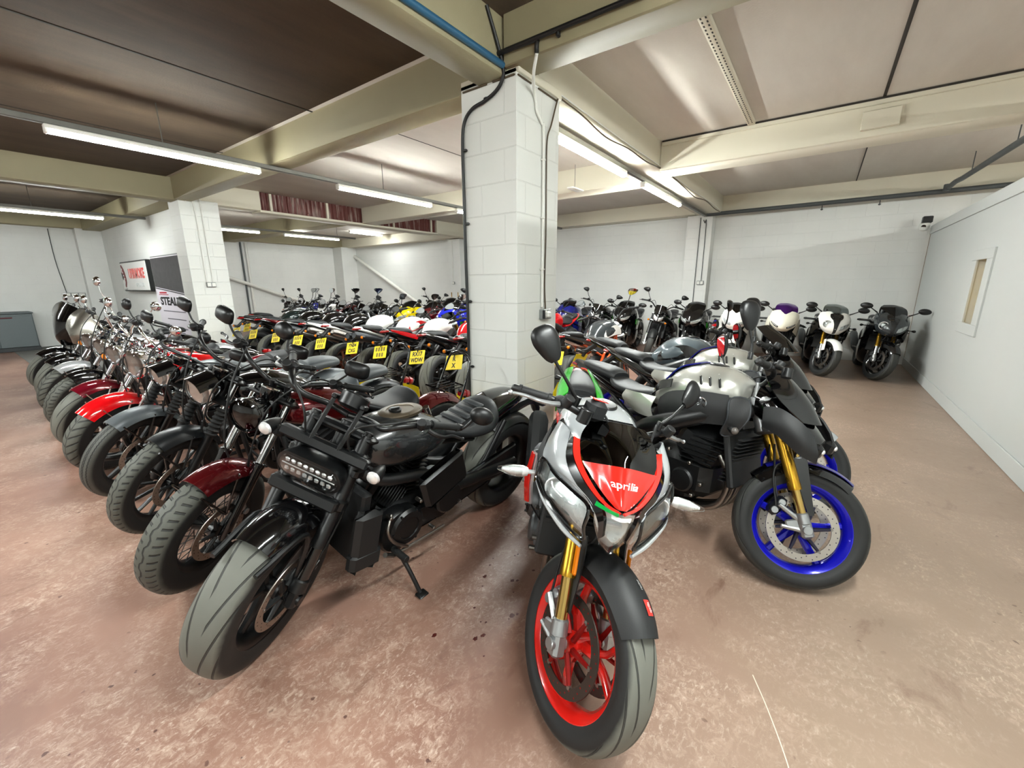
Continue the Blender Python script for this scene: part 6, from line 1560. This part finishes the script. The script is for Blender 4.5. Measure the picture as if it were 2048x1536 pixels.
row2(5, -6.38, 'black motorcycle with high titanium silencers and white seat edge', dict(tank=BLK, tail=BLK, tail2=PRL, can='high', canm=STE, rim=SAT, bars='high'), lambda b: round_face(b, BLK))
row2(6, -7.08, 'black motorcycle with one raised grey silencer behind the cruisers', dict(tank=BLK, tail=BLK, can='high', canm=GRF, rim=SAT, bars='high'), lambda b: naked_face(b, BLK, SMK))
row2(7, -7.92, 'black and dark red motorcycle with drooping yellow plate', dict(tank=BLK, tail=BLK, tail2=DRD, can='low', rim=SAT, bars='high'), lambda b: naked_face(b, DRD))
row2(8, -8.62, 'dark green tanked motorcycle in the tail-out row near the far column', dict(tank=paint('dark_green_paint', '1d2b2a', .15, .3), tail=BLK, can='low', rim=SAT, bars='high'), lambda b: round_face(b, CHR))
row2(9, -9.35, 'grey tanked motorcycle half hidden behind the far column', dict(tank=paint('pale_grey_paint', '8b9494', .15, .3), tail=BLK, can='low', rim=SAT, bars='high'), lambda b: round_face(b, WHT), 4.1)
# ---- race machines: two prototypes, then copies with their own paint
def clone(src, label, at, hd, lean=7, swap=None, group=None):
    """a copy of a thing, of its parts and of their sub-parts"""
    def cp(o, par):
        n = o.copy(); col.objects.link(n)
        if par: n.parent = par
        for s in n.material_slots if n.type == 'MESH' else ():
            if swap and s.material and s.material.name in swap: m = swap[s.material.name]; s.link = 'OBJECT'; s.material = m
        for ch in o.children: cp(ch, n)
        return n
    r = cp(src, None); h = rad(hd)
    M = Matrix.Rotation(h, 4, 'Z') @ Matrix.Rotation(-rad(lean), 4, 'X')
    src_off = src.matrix_basis.to_3x3().inverted() @ (V((src['ax'], src['ay'], 0))-src.matrix_basis.translation)
    q = M.to_3x3() @ V(src_off)
    r.matrix_basis = Matrix.Translation((at[0]-q.x, at[1]-q.y, .004)) @ M
    r['label'] = label
    for k in ('ax', 'ay'): del r[k]
    if group: r['group'] = group
    elif 'group' in r: del r['group']
    return r
def proto(b, at): b.root['ax'] = float(at[0]); b.root['ay'] = float(at[1]); return b.root
def racer(label, at, hd, main, side, style, screen, c, lower=None, accent=None, group=None):
    b = chassis(label, at, hd, dict(dict(bars='clip', steer=22, hump=False, has_plate=False, can='side', tank=main, tail=main, fender=main, lean=7), **c), group)
    fairing(b, main, side, screen, style=style, lower=lower, accent=accent); return b
BW = 'race bikes lined up along the back wall'
w1 = racer('white race bike with round and slanted headlamps and clear screen by the back wall', (.152, 8.47), -82, PRL, BLK, 'odd', CLR, dict(up=GLD, rim=SAT, fender=WHT, tyre=T_SPORTD, steer=24), BLK, None, BW)
w2 = racer('black race bike with round and slanted headlamps in the corner beside the partition', (.85, 8.57), -86, DGK, BLK, 'odd', DKS, dict(up=GLD, rim=BLK, fender=BLK, steer=24), BLK, None, BW)
w3 = racer('cream white race bike with purple mirrored screen', (-.56, 8.55), -86, paint('cream_paint', 'eeead8'), paint('cream_paint', 'eeead8'), 'slit', mat('purple_mirror_screen', '5a2a86', .12, .75), dict(up=SAT, rim=SAT, fender=BLK, steer=10), BLK, None, BW)
w4 = racer('white faired sports bike with dark screen in front of the back wall pilaster', (-1.30, 8.45), -84, PRL, PRL, 'twin', SMK, dict(up=SAT, rim=SAT, steer=12), BLK, None, BW)
at = (-2.05, 8.5); k1 = proto(racer('black race bike with pale tinted screen by the pilaster', at, -90, BLK, BLK, 'twin', DKS, dict(up=SAT, rim=SAT, lean=7, steer=18), BLK, GRN, BW), at)
at = (-2.75, 8.5); k2 = chassis('black naked motorcycle with dark round screen along the back wall', at, -90, dict(tank=BLK, tail=BLK, up=SAT, rim=SAT, bars='high', lean=7, steer=18, has_plate=False), BW); naked_face(k2, BLK, SMK); k2 = proto(k2, at)
BL1 = paint('race_blue', '1822a8'); BL2 = paint('deep_race_blue', '141a6a'); YLW = paint('race_yellow', 'e6c808')
sw = lambda m, **k: dict({'gloss_black': m}, **k)
spec = [(-3.45, k1, None, 'black race bike one place along from the round screened naked'), (-4.15, k2, None, 'black naked motorcycle beside the blue and green front by the column'), (-4.85, k1, BL2, 'deep blue race bike partly hidden by the near column'), (-5.6, k1, BL1, 'bright blue race bike against the distant back wall, first past the near column'), (-6.35, k1, BL1, 'bright blue race bike with pale screen along the distant back wall'), (-7.1, k2, None, 'black naked motorcycle between blue machines along the back wall'), (-7.85, k1, BL2, 'deep blue race bike farther along the back wall'), (-8.6, k1, None, 'black race bike past the blue ones on the back wall'), (-9.4, k2, RD2, 'dark red naked motorcycle by the distant pilaster')]
for x, s, m, lb in spec: clone(s, lb, (x, 8.5+.1*sin(x*9)), -90+4*sin(x*5), 7, sw(m) if m else None, BW)
# third row, in the middle of the floor
MID = 'mixed machines in the middle rows'
spec = [(-4.05, k2, RD2, 'red naked motorcycle with tall dark screen in the middle row'), (-4.8, k1, RD2, 'bright red race bike in the middle row behind the white tanks'), (-5.55, k2, None, 'black naked motorcycle beside the red race bike in the middle row'), (-6.3, k1, BL1, 'blue race bike in the middle row between dark machines'), (-7.05, k1, DRD, 'dark red race bike next to the yellow one'), (-7.8, k1, YLW, 'yellow race bike in the middle row'), (-8.55, k2, DGK, 'dark grey naked machine beyond the yellow race bike'), (-9.4, k2, None, 'black naked machine with raised bars in the far room'), (-10.3, k2, DRD, 'maroon naked machine beside the sloping pipe'), (-11.3, k2, PRL, 'white fronted tall machine before the sloping pipe'), (-12.3, k2, BL2, 'navy naked machine deep in the far room'), (-13.3, k2, None, 'black naked machine farthest into the far room')]
for x, s, m, lb in spec: clone(s, lb, (x, 6.15+.12*sin(x*7)), -90+5*sin(x*3), 7, sw(m) if m else None, MID)
for r in (k1, k2):
    for k in ('ax', 'ay'): del r[k]
